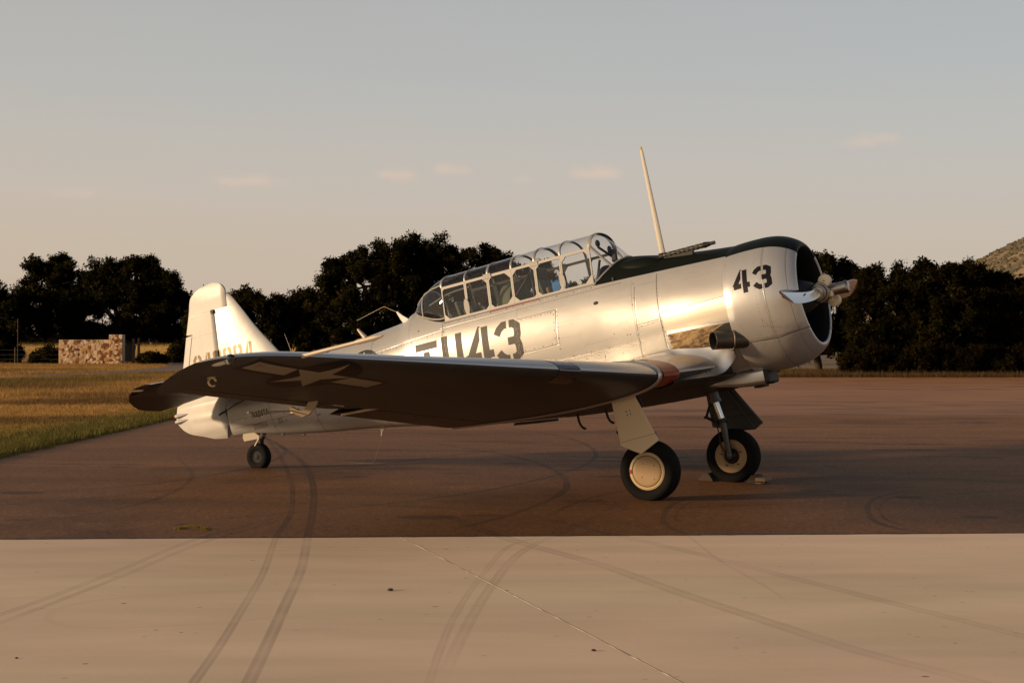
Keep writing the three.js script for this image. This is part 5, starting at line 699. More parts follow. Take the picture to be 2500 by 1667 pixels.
// ---- landing gear
{
  const up = V(Math.sin(PITCH), Math.cos(PITCH), 0);      // world up inside the airplane
  const tyre = (R, W, hubR, parent, cx, cy, cz, seg = 72) => {
    const pr = [[hubR, -W * 0.36], [hubR + (R - hubR) * 0.25, -W * 0.47], [hubR + (R - hubR) * 0.55, -W * 0.5], [hubR + (R - hubR) * 0.82, -W * 0.43], [R * 0.985, -W * 0.26], [R * 0.985, -W * 0.22], [R * 0.975, -W * 0.21], [R * 0.975, -W * 0.185], [R * 0.995, -W * 0.175], [R, -W * 0.1], [R, -W * 0.03], [R * 0.985, -W * 0.025], [R * 0.985, W * 0.025], [R, W * 0.03], [R, W * 0.1], [R * 0.995, W * 0.175], [R * 0.975, W * 0.185], [R * 0.975, W * 0.21], [R * 0.985, W * 0.22], [R * 0.985, W * 0.26], [hubR + (R - hubR) * 0.82, W * 0.43], [hubR + (R - hubR) * 0.55, W * 0.5], [hubR + (R - hubR) * 0.25, W * 0.47], [hubR, W * 0.36]];
    const g = lathe(pr, seg).rotateX(Math.PI / 2).translate(cx, cy, cz), p = g.attributes.position;
    for (let i = 0; i < p.count; i++) { const h = heightAt(p.getX(i), p.getY(i)), lim = 0.0; if (h < lim + 0.05) { const t = clamp((lim + 0.05 - h) / 0.05, 0, 1.5); p.setZ(i, cz + (p.getZ(i) - cz) * (1 + 0.10 * Math.min(1, t))); } if (h < lim) { const d = lim - h; p.setXYZ(i, p.getX(i) + up.x * d, p.getY(i) + up.y * d, p.getZ(i)); } }
    g.computeVertexNormals(); return part('tyre', toCreasedNormals(g, 0.9), rubberM, parent);
  };
  const oval = [];
  // starboard leg: door hides the strut
  const A = [-0.105, -1.443, 1.07], st = groupPart('main_gear', plane, 'starboard main wheel with cream door and hub cover');
  tyre(0.305, 0.235, 0.185, st, ...A);
  const hubS = part('wheel_hub', [lathe([[0, 0.085], [0.12, 0.086], [0.148, 0.084], [0.152, 0.078], [0.150, 0.02], [0.1, 0.0], [0, 0.0]], 56).rotateX(Math.PI / 2).translate(A[0], A[1], A[2] + 0.012)], cream, st, 'cream painted wheel hub cover');
  part('hub_rim', [lathe([[0.156, 0.078], [0.160, 0.084], [0.186, 0.080], [0.190, 0.070], [0.186, 0.02], [0.156, 0.01]], 64).rotateX(Math.PI / 2).translate(A[0], A[1], A[2] + 0.012)], std(0.50, 0.355, 0.18, 0.5), hubS); part('hub_groove', new THREE.TorusGeometry(0.155, 0.0035, 6, 64).translate(A[0], A[1], A[2] + 0.093), std(0.10, 0.07, 0.04, 0.7), hubS);
  part('red_mark', [box(0.030, 0.042, 0.006, A[0] - 0.171, A[1] + 0.024, A[2] + 0.094, 0.001)], std(0.26, 0.012, 0.012, 0.5), hubS, 'small dark red stripe on the wheel rim');
  for (const [a, b] of [[-0.035, 0.085], [0.085, 0.045], [-0.065, -0.045], [0.06, -0.085]]) part('screw', ball(0.009, A[0] + a, A[1] + b, A[2] + 0.099, 1, 1, 0.4, 10, 6), std(0.3, 0.24, 0.17, 0.4, 0.5), hubS);
  const doorS = part('gear_door', [plateXY([[-0.305, -0.66], [-0.08, -0.62], [0.105, -1.165], [-0.10, -1.262], [-0.295, -1.150]], 0.010, 0.004).translate(0, 0, 1.225)], std(0.74, 0.575, 0.36, 0.55), st, 'cream painted undercarriage door');  // cream lightened beyond the hub cover, painting in light the door lacks
  part('door_crease', [bar([-0.293, -1.12, 1.233], [0.085, -1.095, 1.233], 0.003, 0.003, 6)], std(0.35, 0.26, 0.17, 0.6), doorS);
  for (const [a, b] of [[-0.17, -0.83], [-0.13, -0.825], [-0.165, -0.865], [-0.128, -0.86]]) part('screw', ball(0.008, a, b, 1.233, 1, 1, 0.4, 10, 6), std(0.12, 0.09, 0.06, 0.5, 0.3), doorS);
  part('door_bracket', [ball(0.022, -0.315, -1.01, 1.18, 1.2, 1, 1), box(0.03, 0.05, 0.05, 0.06, -1.10, 1.19, 0.006), bar([-0.06, -0.62, 1.20], [-0.01, -0.78, 1.17], 0.016)], blackM, doorS);
  part('strut', [bar([-0.16, -0.60, 1.10], [-0.12, -1.0, 1.16], 0.052, 0.05, 16), bar([-0.12, -1.0, 1.16], [-0.105, -1.44, 0.94], 0.036, 0.036, 14), bar([-0.105, -1.443, 0.93], [-0.105, -1.443, 1.07], 0.03)], gunMetal, st);
  // port leg: strut, scissors and brake face the camera
  const P = [-0.01, -1.462, -1.105], pt = groupPart('main_gear', plane, 'port main wheel with bare oleo strut and dark door');
  tyre(0.305, 0.235, 0.185, pt, ...P);
  const hubP = part('wheel_hub', [lathe([[0.085, 0.040], [0.095, 0.070], [0.150, 0.076], [0.158, 0.070], [0.164, 0.076], [0.184, 0.078], [0.190, 0.068], [0.186, 0.02], [0.08, 0.0]], 56).rotateX(Math.PI / 2).translate(P[0], P[1], P[2] + 0.012)], std(0.38, 0.25, 0.12, 0.5), pt, 'cream wheel rim with open brake centre');
  part('brake_drum', [lathe([[0, 0.05], [0.03, 0.052], [0.055, 0.03], [0.088, 0.02], [0.09, 0.0]], 32).rotateX(Math.PI / 2).translate(P[0], P[1], P[2] + 0.012), new THREE.TorusGeometry(0.062, 0.010, 8, 32).translate(P[0], P[1], P[2] + 0.06)], gunMetal, hubP);
  for (let k = 0; k < 5; k++) { const a = 0.25 + k / 5 * 2 * Math.PI; part('lug', [box(0.020, 0.010, 0.012, P[0] + 0.117 * Math.cos(a), P[1] + 0.117 * Math.sin(a), P[2] + 0.089, 0.002), box(0.008, 0.016, 0.012, P[0] + 0.117 * Math.cos(a) + 0.012, P[1] + 0.117 * Math.sin(a) - 0.004, P[2] + 0.089, 0.002)], blackM, hubP); }
  const strutP = part('strut', [bar([-0.045, -0.60, -0.93], [-0.035, -0.80, -0.93], 0.062, 0.060, 20), bar([-0.035, -0.80, -0.93], [-0.030, -0.845, -0.93], 0.068, 0.068, 20), bar([0.0, -1.05, -0.945], [P[0], -1.445, -0.985], 0.040, 0.032, 16), ball(0.038, P[0], P[1] + 0.01, -0.99), bar([P[0], P[1], -0.97], [P[0], P[1], -1.08], 0.028)], std(0.10, 0.10, 0.10, 0.35, 0.6), pt);
  part('piston', bar([-0.030, -0.84, -0.93], [0.0, -1.055, -0.945], 0.038, 0.038, 20), phys(0.75, 0.74, 0.72, 0.12, 1), strutP);
  part('collar', [bar([-0.004, -1.03, -0.944], [0.002, -1.08, -0.947], 0.052, 0.052, 18), box(0.09, 0.03, 0.05, 0.035, -1.07, -0.94, 0.006)], gunMetal, strutP);
  part('torque_link', [bar([-0.085, -0.835, -0.93], [-0.175, -0.985, -0.93], 0.020, 0.014, 8), bar([-0.175, -0.985, -0.93], [-0.045, -1.085, -0.945], 0.014, 0.020, 8), bar([-0.08, -0.835, -0.93], [-0.02, -0.82, -0.93], 0.022), bar([-0.175, -0.985, -0.965], [-0.175, -0.985, -0.895], 0.016)], gunMetal, strutP);
  part('brake_line', [tube([[-0.06, -0.82, -0.88], [-0.09, -0.92, -0.87], [-0.06, -1.02, -0.87], [-0.05, -1.15, -0.89], [-0.06, -1.30, -0.92], [-0.035, -1.41, -0.95]], 0.007, 24, 6), tube([[-0.045, -1.20, -0.9], [-0.075, -1.30, -0.92], [-0.06, -1.40, -0.95]], 0.005, 12, 6)], blackM, strutP);
  const doorP = part('gear_door', [plateXY([[-0.24, -0.64], [0.06, -0.66], [0.355, -1.155], [0.25, -1.215], [0.10, -1.20], [-0.24, -1.10]], 0.008, 0.003).translate(0, 0, -1.255)], phys(0.05, 0.05, 0.045, 0.5, 0.3), pt);
  part('door_rib', [bar([0.055, -0.68, -1.24], [0.345, -1.15, -1.24], 0.014, 0.012, 8), bar([0.02, -0.70, -1.24], [0.25, -1.19, -1.24], 0.008, 0.008, 8), ...[0.2, 0.4, 0.6, 0.8].map((t) => bar([lerp(-0.2, -0.2, t), lerp(-0.7, -1.1, t), -1.245], [lerp(0.06, 0.33, t), lerp(-0.7, -1.13, t), -1.245], 0.006, 0.006, 6))], phys(0.09, 0.09, 0.085, 0.4, 0.5), doorP);
  // tail wheel
  const T = [-5.745, -0.398, 0], tw = groupPart('tail_wheel', plane, 'small black tail wheel on a fork');
  tyre(0.168, 0.125, 0.075, tw, ...T, 56);
  part('wheel_hub', [lathe([[0, 0.052], [0.022, 0.052], [0.03, 0.040], [0.062, 0.032], [0.070, 0.044], [0.076, 0.044], [0.078, 0.03]], 40).rotateX(Math.PI / 2).translate(...T), lathe([[0, 0.052], [0.022, 0.052], [0.03, 0.040], [0.062, 0.032], [0.070, 0.044], [0.076, 0.044], [0.078, 0.03]], 40).rotateX(-Math.PI / 2).translate(...T)], std(0.02, 0.02, 0.02, 0.85, 0), tw);
  part('fork', [bar([-5.60, -0.10, 0], [-5.665, -0.205, 0.0], 0.040, 0.03, 14), bar([-5.665, -0.20, 0.0], [-5.73, -0.25, -0.082], 0.028, 0.022, 10), bar([-5.73, -0.25, -0.082], [-5.745, -0.398, -0.08], 0.022, 0.018, 10)], std(0.05, 0.05, 0.05, 0.5, 0.4), tw);
  part('fork_plate', [plateXY([[-5.90, -0.085], [-5.72, -0.10], [-5.655, -0.155], [-5.665, -0.18], [-5.90, -0.175], [-5.915, -0.13]], 0.075, 0.006)], std(0.40, 0.33, 0.24, 0.5), tw);
  part('fork_arm', [bar([-5.66, -0.18, 0.045], [-5.74, -0.262, 0.052], 0.013, 0.011, 8)], std(0.60, 0.52, 0.40, 0.5), tw);
  part('steering_cable', [bar([-5.62, -0.155, 0.03], [-5.28, -0.20, 0.06], 0.006, 0.006, 6), bar([-5.28, -0.20, 0.06], [-4.95, -0.265, 0.05], 0.006, 0.006, 6), box(0.05, 0.03, 0.02, -5.28, -0.20, 0.06, 0.004), box(0.06, 0.03, 0.02, -4.98, -0.26, 0.05, 0.004)], blackM, tw);
}
// wheel chocks at the port wheel
{
  plane.updateMatrixWorld(true);
  const hub = V(-0.01, -1.462, -1.08).applyMatrix4(plane.matrixWorld), f = V(Math.cos(HEAD), 0, Math.sin(HEAD)), wood = std(0.05, 0.034, 0.022, 0.85), pale = std(0.26, 0.17, 0.10, 0.8);
  const chock = (d, label, block) => {
    const c = thing('wheel_chock', label, 'wheel chock', [hub.x + f.x * d, 0, hub.z + f.z * d], 'chocks at the port wheel'); c.rotation.y = -HEAD + (d < 0 ? Math.PI : 0); c.scale.setScalar(0.72);
    part('wedge', [plateXY([[-0.13, 0.002], [0.11, 0.002], [0.10, 0.04], [0.02, 0.11], [-0.05, 0.12], [-0.10, 0.05]], 0.30, 0.005)], wood, c);
    part('rope', [tube([[0.10, 0.03, 0.10], [0.16, 0.02, 0.16], [0.13, 0.012, 0.22], [0.04, 0.012, 0.24]], 0.008, 16, 6)], std(0.25, 0.2, 0.13, 0.9), c);
    if (block) part('wood_block', [box(0.16, 0.055, 0.34, 0.10, 0.065, 0.02, 0.006)], pale, c, 'pale timber strip across the chock');
  };
  chock(0.29, 'brown wooden chock ahead of the port main wheel', true); chock(-0.29, 'dark chock behind the port main wheel', false);
}
// ------------------------------------------------------------------ trees
{
  // leaf clump: a handful of small bent leaves on a twig, several variants
  const clump = (n, R, leaf, keepSeed) => { const P = [], N = [];
    for (let i = 0; i < n; i++) { const c = V(rr(-1, 1), rr(-1, 1), rr(-1, 1)).multiplyScalar(R * 0.8), a = V(rr(-1, 1), rr(-0.6, 0.6), rr(-1, 1)).normalize(), b = V(rr(-1, 1), rr(-1, 1), rr(-1, 1)).cross(a).normalize(), l = leaf * rr(0.7, 1.3), w = l * rr(0.30, 0.45), tip = c.clone().addScaledVector(a, l), base = c.clone().addScaledVector(a, -l), s1 = c.clone().addScaledVector(b, w), s2 = c.clone().addScaledVector(b, -w), nrm = a.clone().cross(b).normalize(), up = c.clone().normalize().add(nrm).normalize();
      for (const t of [[base, s1, tip], [base, tip, s2]]) for (const p of t) { P.push(p.x, p.y, p.z); N.push(nrm.x, nrm.y, nrm.z); } }
    const g = new THREE.BufferGeometry(); g.setAttribute('position', new THREE.Float32BufferAttribute(P, 3)); g.setAttribute('normal', new THREE.Float32BufferAttribute(N, 3)); g.setAttribute('uv', new THREE.Float32BufferAttribute(new Float32Array(P.length / 3 * 2), 2)); return g; };
  const clumps = [clump(16, 0.26, 0.10), clump(16, 0.24, 0.09)];
  const leafM = new THREE.MeshPhysicalMaterial({ color: col(1, 1, 1), roughness: 0.85, metalness: 0, side: THREE.DoubleSide, specularIntensity: 0.25, transmission: 0.3, thickness: 0 });
  const barkM = std(0.05, 0.035, 0.022, 0.95);
  // lobes: [x, y, z, radius] in metres from the tree's foot; each lobe carries puffs of leaf clumps on its outside
  function tree(label, at, lobes, { dens = 1, trunk = 0.28, tone = [0.085, 0.078, 0.028], airy = 0, group, size = 1, trunkH } = {}) {
    const t = thing('oak_tree', label, 'tree', at, group), M = [], C = [];
    for (const [lx, ly, lz, R] of lobes) {
      const nP = Math.round((12 + R * 5));
      for (let k = 0; k < nP; k++) {
        const dir = V(rr(-1, 1), rr(-0.75, 1), rr(-1, 1)).normalize(), rad = R * rr(0.45, 0.95 + airy * 0.25), pr = R * rr(0.22, 0.42) * (1 - airy * 0.25), c = V(lx + dir.x * rad, ly + dir.y * rad * 0.85, lz + dir.z * rad), toneP = rr(0.6, 1.45);
        const n = Math.round(dens * (10 + 46 * pr * pr));
        for (let i = 0; i < n; i++) { const d = V(rr(-1, 1), rr(-1, 1), rr(-1, 1)); if (d.lengthSq() > 1) { i--; continue; } d.multiplyScalar(pr * (0.8 + 0.5 * rnd() * rnd())); M.push([c.x + d.x, Math.max(0.15, c.y + d.y * 0.8), c.z + d.z]); C.push(toneP * rr(0.7, 1.35)); }
      }
    }
    const halves = [[], []]; M.forEach((p, i) => halves[i % 2].push(i));
    const q = new THREE.Object3D();
    halves.forEach((ids, h) => { const m = shade(new THREE.InstancedMesh(clumps[h], leafM, ids.length)); ids.forEach((i, k) => { q.position.set(...M[i]); q.rotation.set(rr(0, 6.3), rr(0, 6.3), rr(0, 6.3)); const s = rr(0.8, 1.5) * size; q.scale.set(s, s, s); q.updateMatrix(); m.setMatrixAt(k, q.matrix); m.setColorAt(k, col(tone[0] * C[i] * rr(0.85, 1.25), tone[1] * C[i], tone[2] * C[i] * rr(0.7, 1.1))); }); m.name = 'crown'; m.userData.kind = 'stuff'; t.add(m); });
    // trunk and limbs reach into every lobe
    const H = trunkH ?? Math.min(...lobes.map((l) => l[1])) * 0.55, wood = [], bend = rr(-0.3, 0.3), fork = [bend, H, rr(-0.2, 0.2)];
    wood.push(new THREE.TubeGeometry(new THREE.CatmullRomCurve3([V(0, -0.1, 0), V(bend * 0.3, H * 0.5, 0.05), V(...fork)]), 8, trunk, 9));
    for (const [lx, ly, lz, R] of lobes) { const mid = V(lerp(fork[0], lx, 0.5) + rr(-0.4, 0.4), lerp(fork[1], ly, 0.42) + rr(-0.2, 0.3), lerp(fork[2], lz, 0.5) + rr(-0.3, 0.3)), e = V(lx, ly, lz); const g = new THREE.TubeGeometry(new THREE.CatmullRomCurve3([V(...fork), mid, e]), 10, trunk * 0.42, 7); wood.push(g);
      for (let k = 0; k < 4; k++) { const d = V(rr(-1, 1), rr(-0.3, 1), rr(-1, 1)).normalize().multiplyScalar(R * 0.9); wood.push(bar([e.x, e.y, e.z], [e.x + d.x, e.y + d.y * 0.8, e.z + d.z], trunk * 0.26, trunk * 0.07, 6)); } }
    part('trunk', wood, barkM, t);
    return t;
  }
  const G = 'live oaks behind the airfield';
  // left group beyond the stone wall
  tree('broad dark oak left of the stone wall, cut by the left picture edge', [-41.5, 0, -112], [[-2.8, 4.4, 0, 2.2], [0, 4.6, 0, 2.0], [2, 3.6, 0.6, 1.7], [-0.8, 2.6, 0.8, 1.7], [1.2, 2.2, 0.3, 1.4], [-2.6, 2.4, 0, 1.6]], { dens: 1.0, trunk: 0.34, group: G });
  tree('tall dark oak with a rounded double crown standing behind the stone wall', [-36.4, 0, -116], [[-1.5, 6.9, 0, 2.1], [0.6, 6.6, 0.4, 1.9], [-3.1, 5.0, 0.4, 2.0], [-0.2, 4.6, 1, 2.1], [1.6, 5.0, 0.5, 1.9], [-2.4, 3.1, 0.6, 1.7], [0.8, 2.9, 0.6, 1.8], [-0.6, 7.9, 0.2, 1.1]], { dens: 1.05, trunk: 0.42, group: G });
  tree('widest dark oak behind the pillar of the stone wall', [-31.0, 0, -115], [[-1.6, 6.9, 0, 2.0], [0.6, 7.2, 0, 2.0], [2.6, 6.2, 0.3, 1.9], [-2.4, 5.1, 0.6, 1.9], [0.2, 4.9, 0.8, 2.1], [2.4, 4.3, 0.5, 1.9], [4.0, 4.6, 0, 1.5], [-0.8, 3.0, 0.6, 1.7], [1.6, 2.7, 0.5, 1.5]], { dens: 1.05, trunk: 0.46, group: G });
  tree('dark oak just left of the airplane fin with loose outer sprays', [-27.9, 0, -117], [[-1.2, 6.0, 0, 1.8], [0.4, 5.2, 0, 1.6], [1.3, 3.9, 0.3, 1.5], [-0.2, 3.2, 0.4, 1.6], [0.9, 2.2, 0.2, 1.2], [-1.6, 4.2, 0.4, 1.5]], { dens: 0.9, trunk: 0.32, airy: 0.4, group: G });
  // behind the fin and the rear fuselage
  tree('low rounded dark oak seen right behind the airplane fin', [-20.5, 0, -108], [[-2.0, 3.9, 0, 1.8], [0, 4.3, 0, 1.9], [1.8, 4.0, 0.2, 1.8], [-1.4, 2.0, 0.6, 1.7], [0.6, 1.9, 0.6, 1.8], [2.4, 1.9, 0.2, 1.6], [-3.0, 2.5, 0, 1.5]], { dens: 1.15, trunk: 0.3, group: G });
  tree('dark oak above the rear fuselage with a flat crown', [-15.6, 0, -108], [[-1.8, 3.9, 0, 1.8], [0.2, 4.2, 0, 1.9], [2.0, 4.1, 0, 1.8], [-1.0, 2.0, 0.6, 1.8], [1.2, 2.0, 0.4, 1.8]], { dens: 1.15, trunk: 0.3, group: G });
  tree('tall leafy oak left of the canopy, highest behind the airplane', [-9.6, 0, -101], [[-2.2, 6.9, 0, 1.5], [-0.6, 7.6, 0, 1.5], [1.2, 7.4, 0.2, 1.6], [-2.8, 5.4, 0.2, 1.6], [-0.8, 5.6, 0.6, 1.9], [1.5, 5.5, 0.3, 1.9], [-2.4, 3.6, 0.4, 1.8], [0.2, 3.4, 0.6, 2.0], [2.4, 3.4, 0.2, 1.8], [-1.4, 1.8, 0.4, 1.6], [1.2, 1.6, 0.4, 1.6]], { dens: 1.0, trunk: 0.42, airy: 0.35, group: G });
  tree('dense oak crown directly above the rear canopy', [-5.6, 0, -102], [[-1.4, 7.9, 0, 1.7], [0.6, 7.8, 0, 1.7], [-2.0, 6.0, 0.4, 1.8], [0.4, 5.9, 0.5, 2.0], [1.8, 5.4, 0, 1.7], [-0.8, 3.8, 0.6, 2.0], [1.4, 3.2, 0.3, 1.9], [-0.6, 1.7, 0.5, 1.7]], { dens: 1.05, trunk: 0.42, airy: 0.25, group: G });
  tree('narrower oak with a ragged crown behind the middle of the canopy', [-1.7, 0, -102], [[-0.7, 7.6, 0, 1.5], [0.7, 7.0, 0, 1.4], [-1.2, 5.8, 0.3, 1.6], [0.9, 5.4, 0.3, 1.6], [0, 3.8, 0.5, 2.0], [1.8, 3.6, 0, 1.5], [0.2, 1.9, 0.4, 1.8]], { dens: 0.95, trunk: 0.36, airy: 0.4, group: G });
  tree('small oak top peeping over the front canopy glass', [2.0, 0, -104], [[-1.0, 6.6, 0, 1.1], [0.2, 6.8, 0, 1.0], [-0.8, 5.2, 0.2, 1.5], [1.0, 5.0, 0.2, 1.5], [0, 3.4, 0.4, 1.9], [1.8, 3.0, 0, 1.6], [0.2, 1.8, 0.4, 1.7]], { dens: 0.9, trunk: 0.3, airy: 0.4, group: G });
  tree('dark oak hidden mostly by the canopy and windscreen', [6.2, 0, -104], [[-1.4, 4.6, 0, 1.6], [0.4, 4.8, 0, 1.7], [2.0, 4.2, 0, 1.6], [-0.8, 2.6, 0.4, 1.8], [1.4, 2.4, 0.4, 1.8]], { dens: 1.0, trunk: 0.3, group: G });
  tree('dark low oak glimpsed under the cowling', [11.2, 0, -84], [[-1, 3.2, 0, 1.4], [0.6, 3.0, 0, 1.5], [-0.6, 1.5, 0.4, 1.5], [1.2, 1.4, 0.3, 1.4], [2.0, 2.6, 0, 1.2]], { trunk: 0.2, group: G, trunkH: 0.7 });
  tree('dark low oak left of the airy oak by the cowling', [14.3, 0, -81], [[-1, 3.0, 0, 1.3], [0.6, 2.8, 0, 1.4], [-0.6, 1.3, 0.4, 1.4], [1.0, 1.2, 0.3, 1.3]], { trunk: 0.2, group: G, trunkH: 0.7 });
  // right hand wood, close to the far edge of the apron
  tree('upright oak with gaps in its crown just right of the cowling', [16.0, 0, -74], [[0.0, 5.6, 0, 0.85], [1.1, 5.2, 0, 0.85], [-0.9, 4.9, 0, 0.9], [2.0, 4.8, 0.1, 0.8], [0.4, 4.3, 0.2, 1.1], [-0.8, 3.4, 0.3, 1.2], [1.4, 3.6, 0.2, 1.2], [0.2, 2.2, 0.4, 1.4], [1.6, 1.8, 0.3, 1.4], [-1.2, 1.8, 0.2, 1.3]], { dens: 1.0, trunk: 0.2, airy: 0.45, group: G, size: 0.85, tone: [0.10, 0.088, 0.031] });
  const R = [['dark rounded oak right of the propeller hub', 18.7, -71, 4.05], ['broad dome topped oak in the middle of the right hand wood', 21.4, -70.5, 4.25], ['leafy oak left of the hill in the right hand wood', 23.9, -71, 4.0], ['dark oak below the hill slope near the right picture edge', 26.4, -70.5, 3.65], ['last oak of the right hand wood, cut by the right picture edge', 28.9, -71, 3.75]];
  for (const [label, x, z, h] of R) tree(label, [x, 0, z], [[-0.7, h + 0.45, 0, 1.05], [0.8, h + 0.5, 0.1, 1.1], [-1.3, h - 0.6, 0.5, 1.15], [0.2, h - 0.6, 0.9, 1.25], [1.4, h - 0.7, 0.5, 1.15], [-1.0, h - 1.9, 1.0, 1.2], [0.6, h - 1.9, 1.2, 1.25], [1.7, h - 2.0, 0.7, 1.1], [-1.4, 1.0, 1.1, 1.0], [0, 0.95, 1.4, 1.05], [1.3, 0.9, 1.2, 1.0]], { dens: 1.15, trunk: 0.2, group: G, size: 0.85, tone: [0.10, 0.085, 0.03], trunkH: 0.9 });
  // bushes along the foot of the trees
  const bushes = [['low dark bush at the foot of the trees beside the apron, right of the cowling', 17.4, -68.6, 0.9], ['dark bush at the apron edge under the middle of the right hand wood', 20.3, -68.3, 1.0], ['dark bush at the apron edge below the dome topped oak', 22.7, -68.4, 0.9], ['dark bush at the apron edge below the hill', 25.3, -68.3, 1.0], ['dark bush at the apron edge nearest the right picture edge', 27.8, -68.4, 0.9]];
  for (const [label, x, z, r] of bushes) { const b = tree(label, [x, 0, z], [[0, 0.7, 0, r], [-0.9, 0.6, 0, r * 0.8], [0.9, 0.55, 0.1, r * 0.8]], { dens: 1.2, trunk: 0.06, size: 0.8, tone: [0.10, 0.075, 0.03], trunkH: 0.3, group: 'bushes along the apron edge' }); b.userData.category = 'bush'; b.name = numbered('bush'); }
  const far = [['dim bush between the wall pillar and the fin', -25.4, -112, 1.1, 0.9], ['round dark bush under the oaks left of the fin', -26.3, -104, 0.55, 0.5], ['dark bush at the left end of the stone wall', -34.9, -107, 0.8, 0.7], ['dark undergrowth bush behind the left fence post', -39.5, -110, 1.0, 0.8]];
  for (const [label, x, z, r, y] of far) { const b = tree(label, [x, 0, z], [[0, y, 0, r], [r, y * 0.8, 0, r * 0.8], [-r, y * 0.8, 0, r * 0.8]], { dens: 1, trunk: 0.05, trunkH: 0.3, tone: [0.10, 0.085, 0.03], group: 'bushes under the left oaks' }); b.userData.category = 'bush'; b.name = numbered('bush'); }
  // distant belt of woods closing the horizon
  const belt = []; for (let i = 0; i < 9000; i++) { const x = rr(-420, 420), zz = -rr(300, 420), h = 2 + 6 * vfbm(x * 0.03 + 100, zz * 0.01, 3); belt.push([x, rr(0.2, h), zz]); }
  const bm = shade(new THREE.InstancedMesh(clumps[0], leafM, belt.length)), q = new THREE.Object3D(); belt.forEach((p, i) => { q.position.set(...p); q.rotation.set(rr(0, 6), rr(0, 6), rr(0, 6)); const s = rr(5, 9); q.scale.set(s, s * 0.7, s); q.updateMatrix(); bm.setMatrixAt(i, q.matrix); const k = rr(0.7, 1.4); bm.setColorAt(i, col(0.035 * k, 0.032 * k, 0.014 * k)); });
  bm.name = 'distant_woods'; scene.add(bm); tag(bm, 'far dark belt of woods on the horizon', null, null, 'stuff');
}
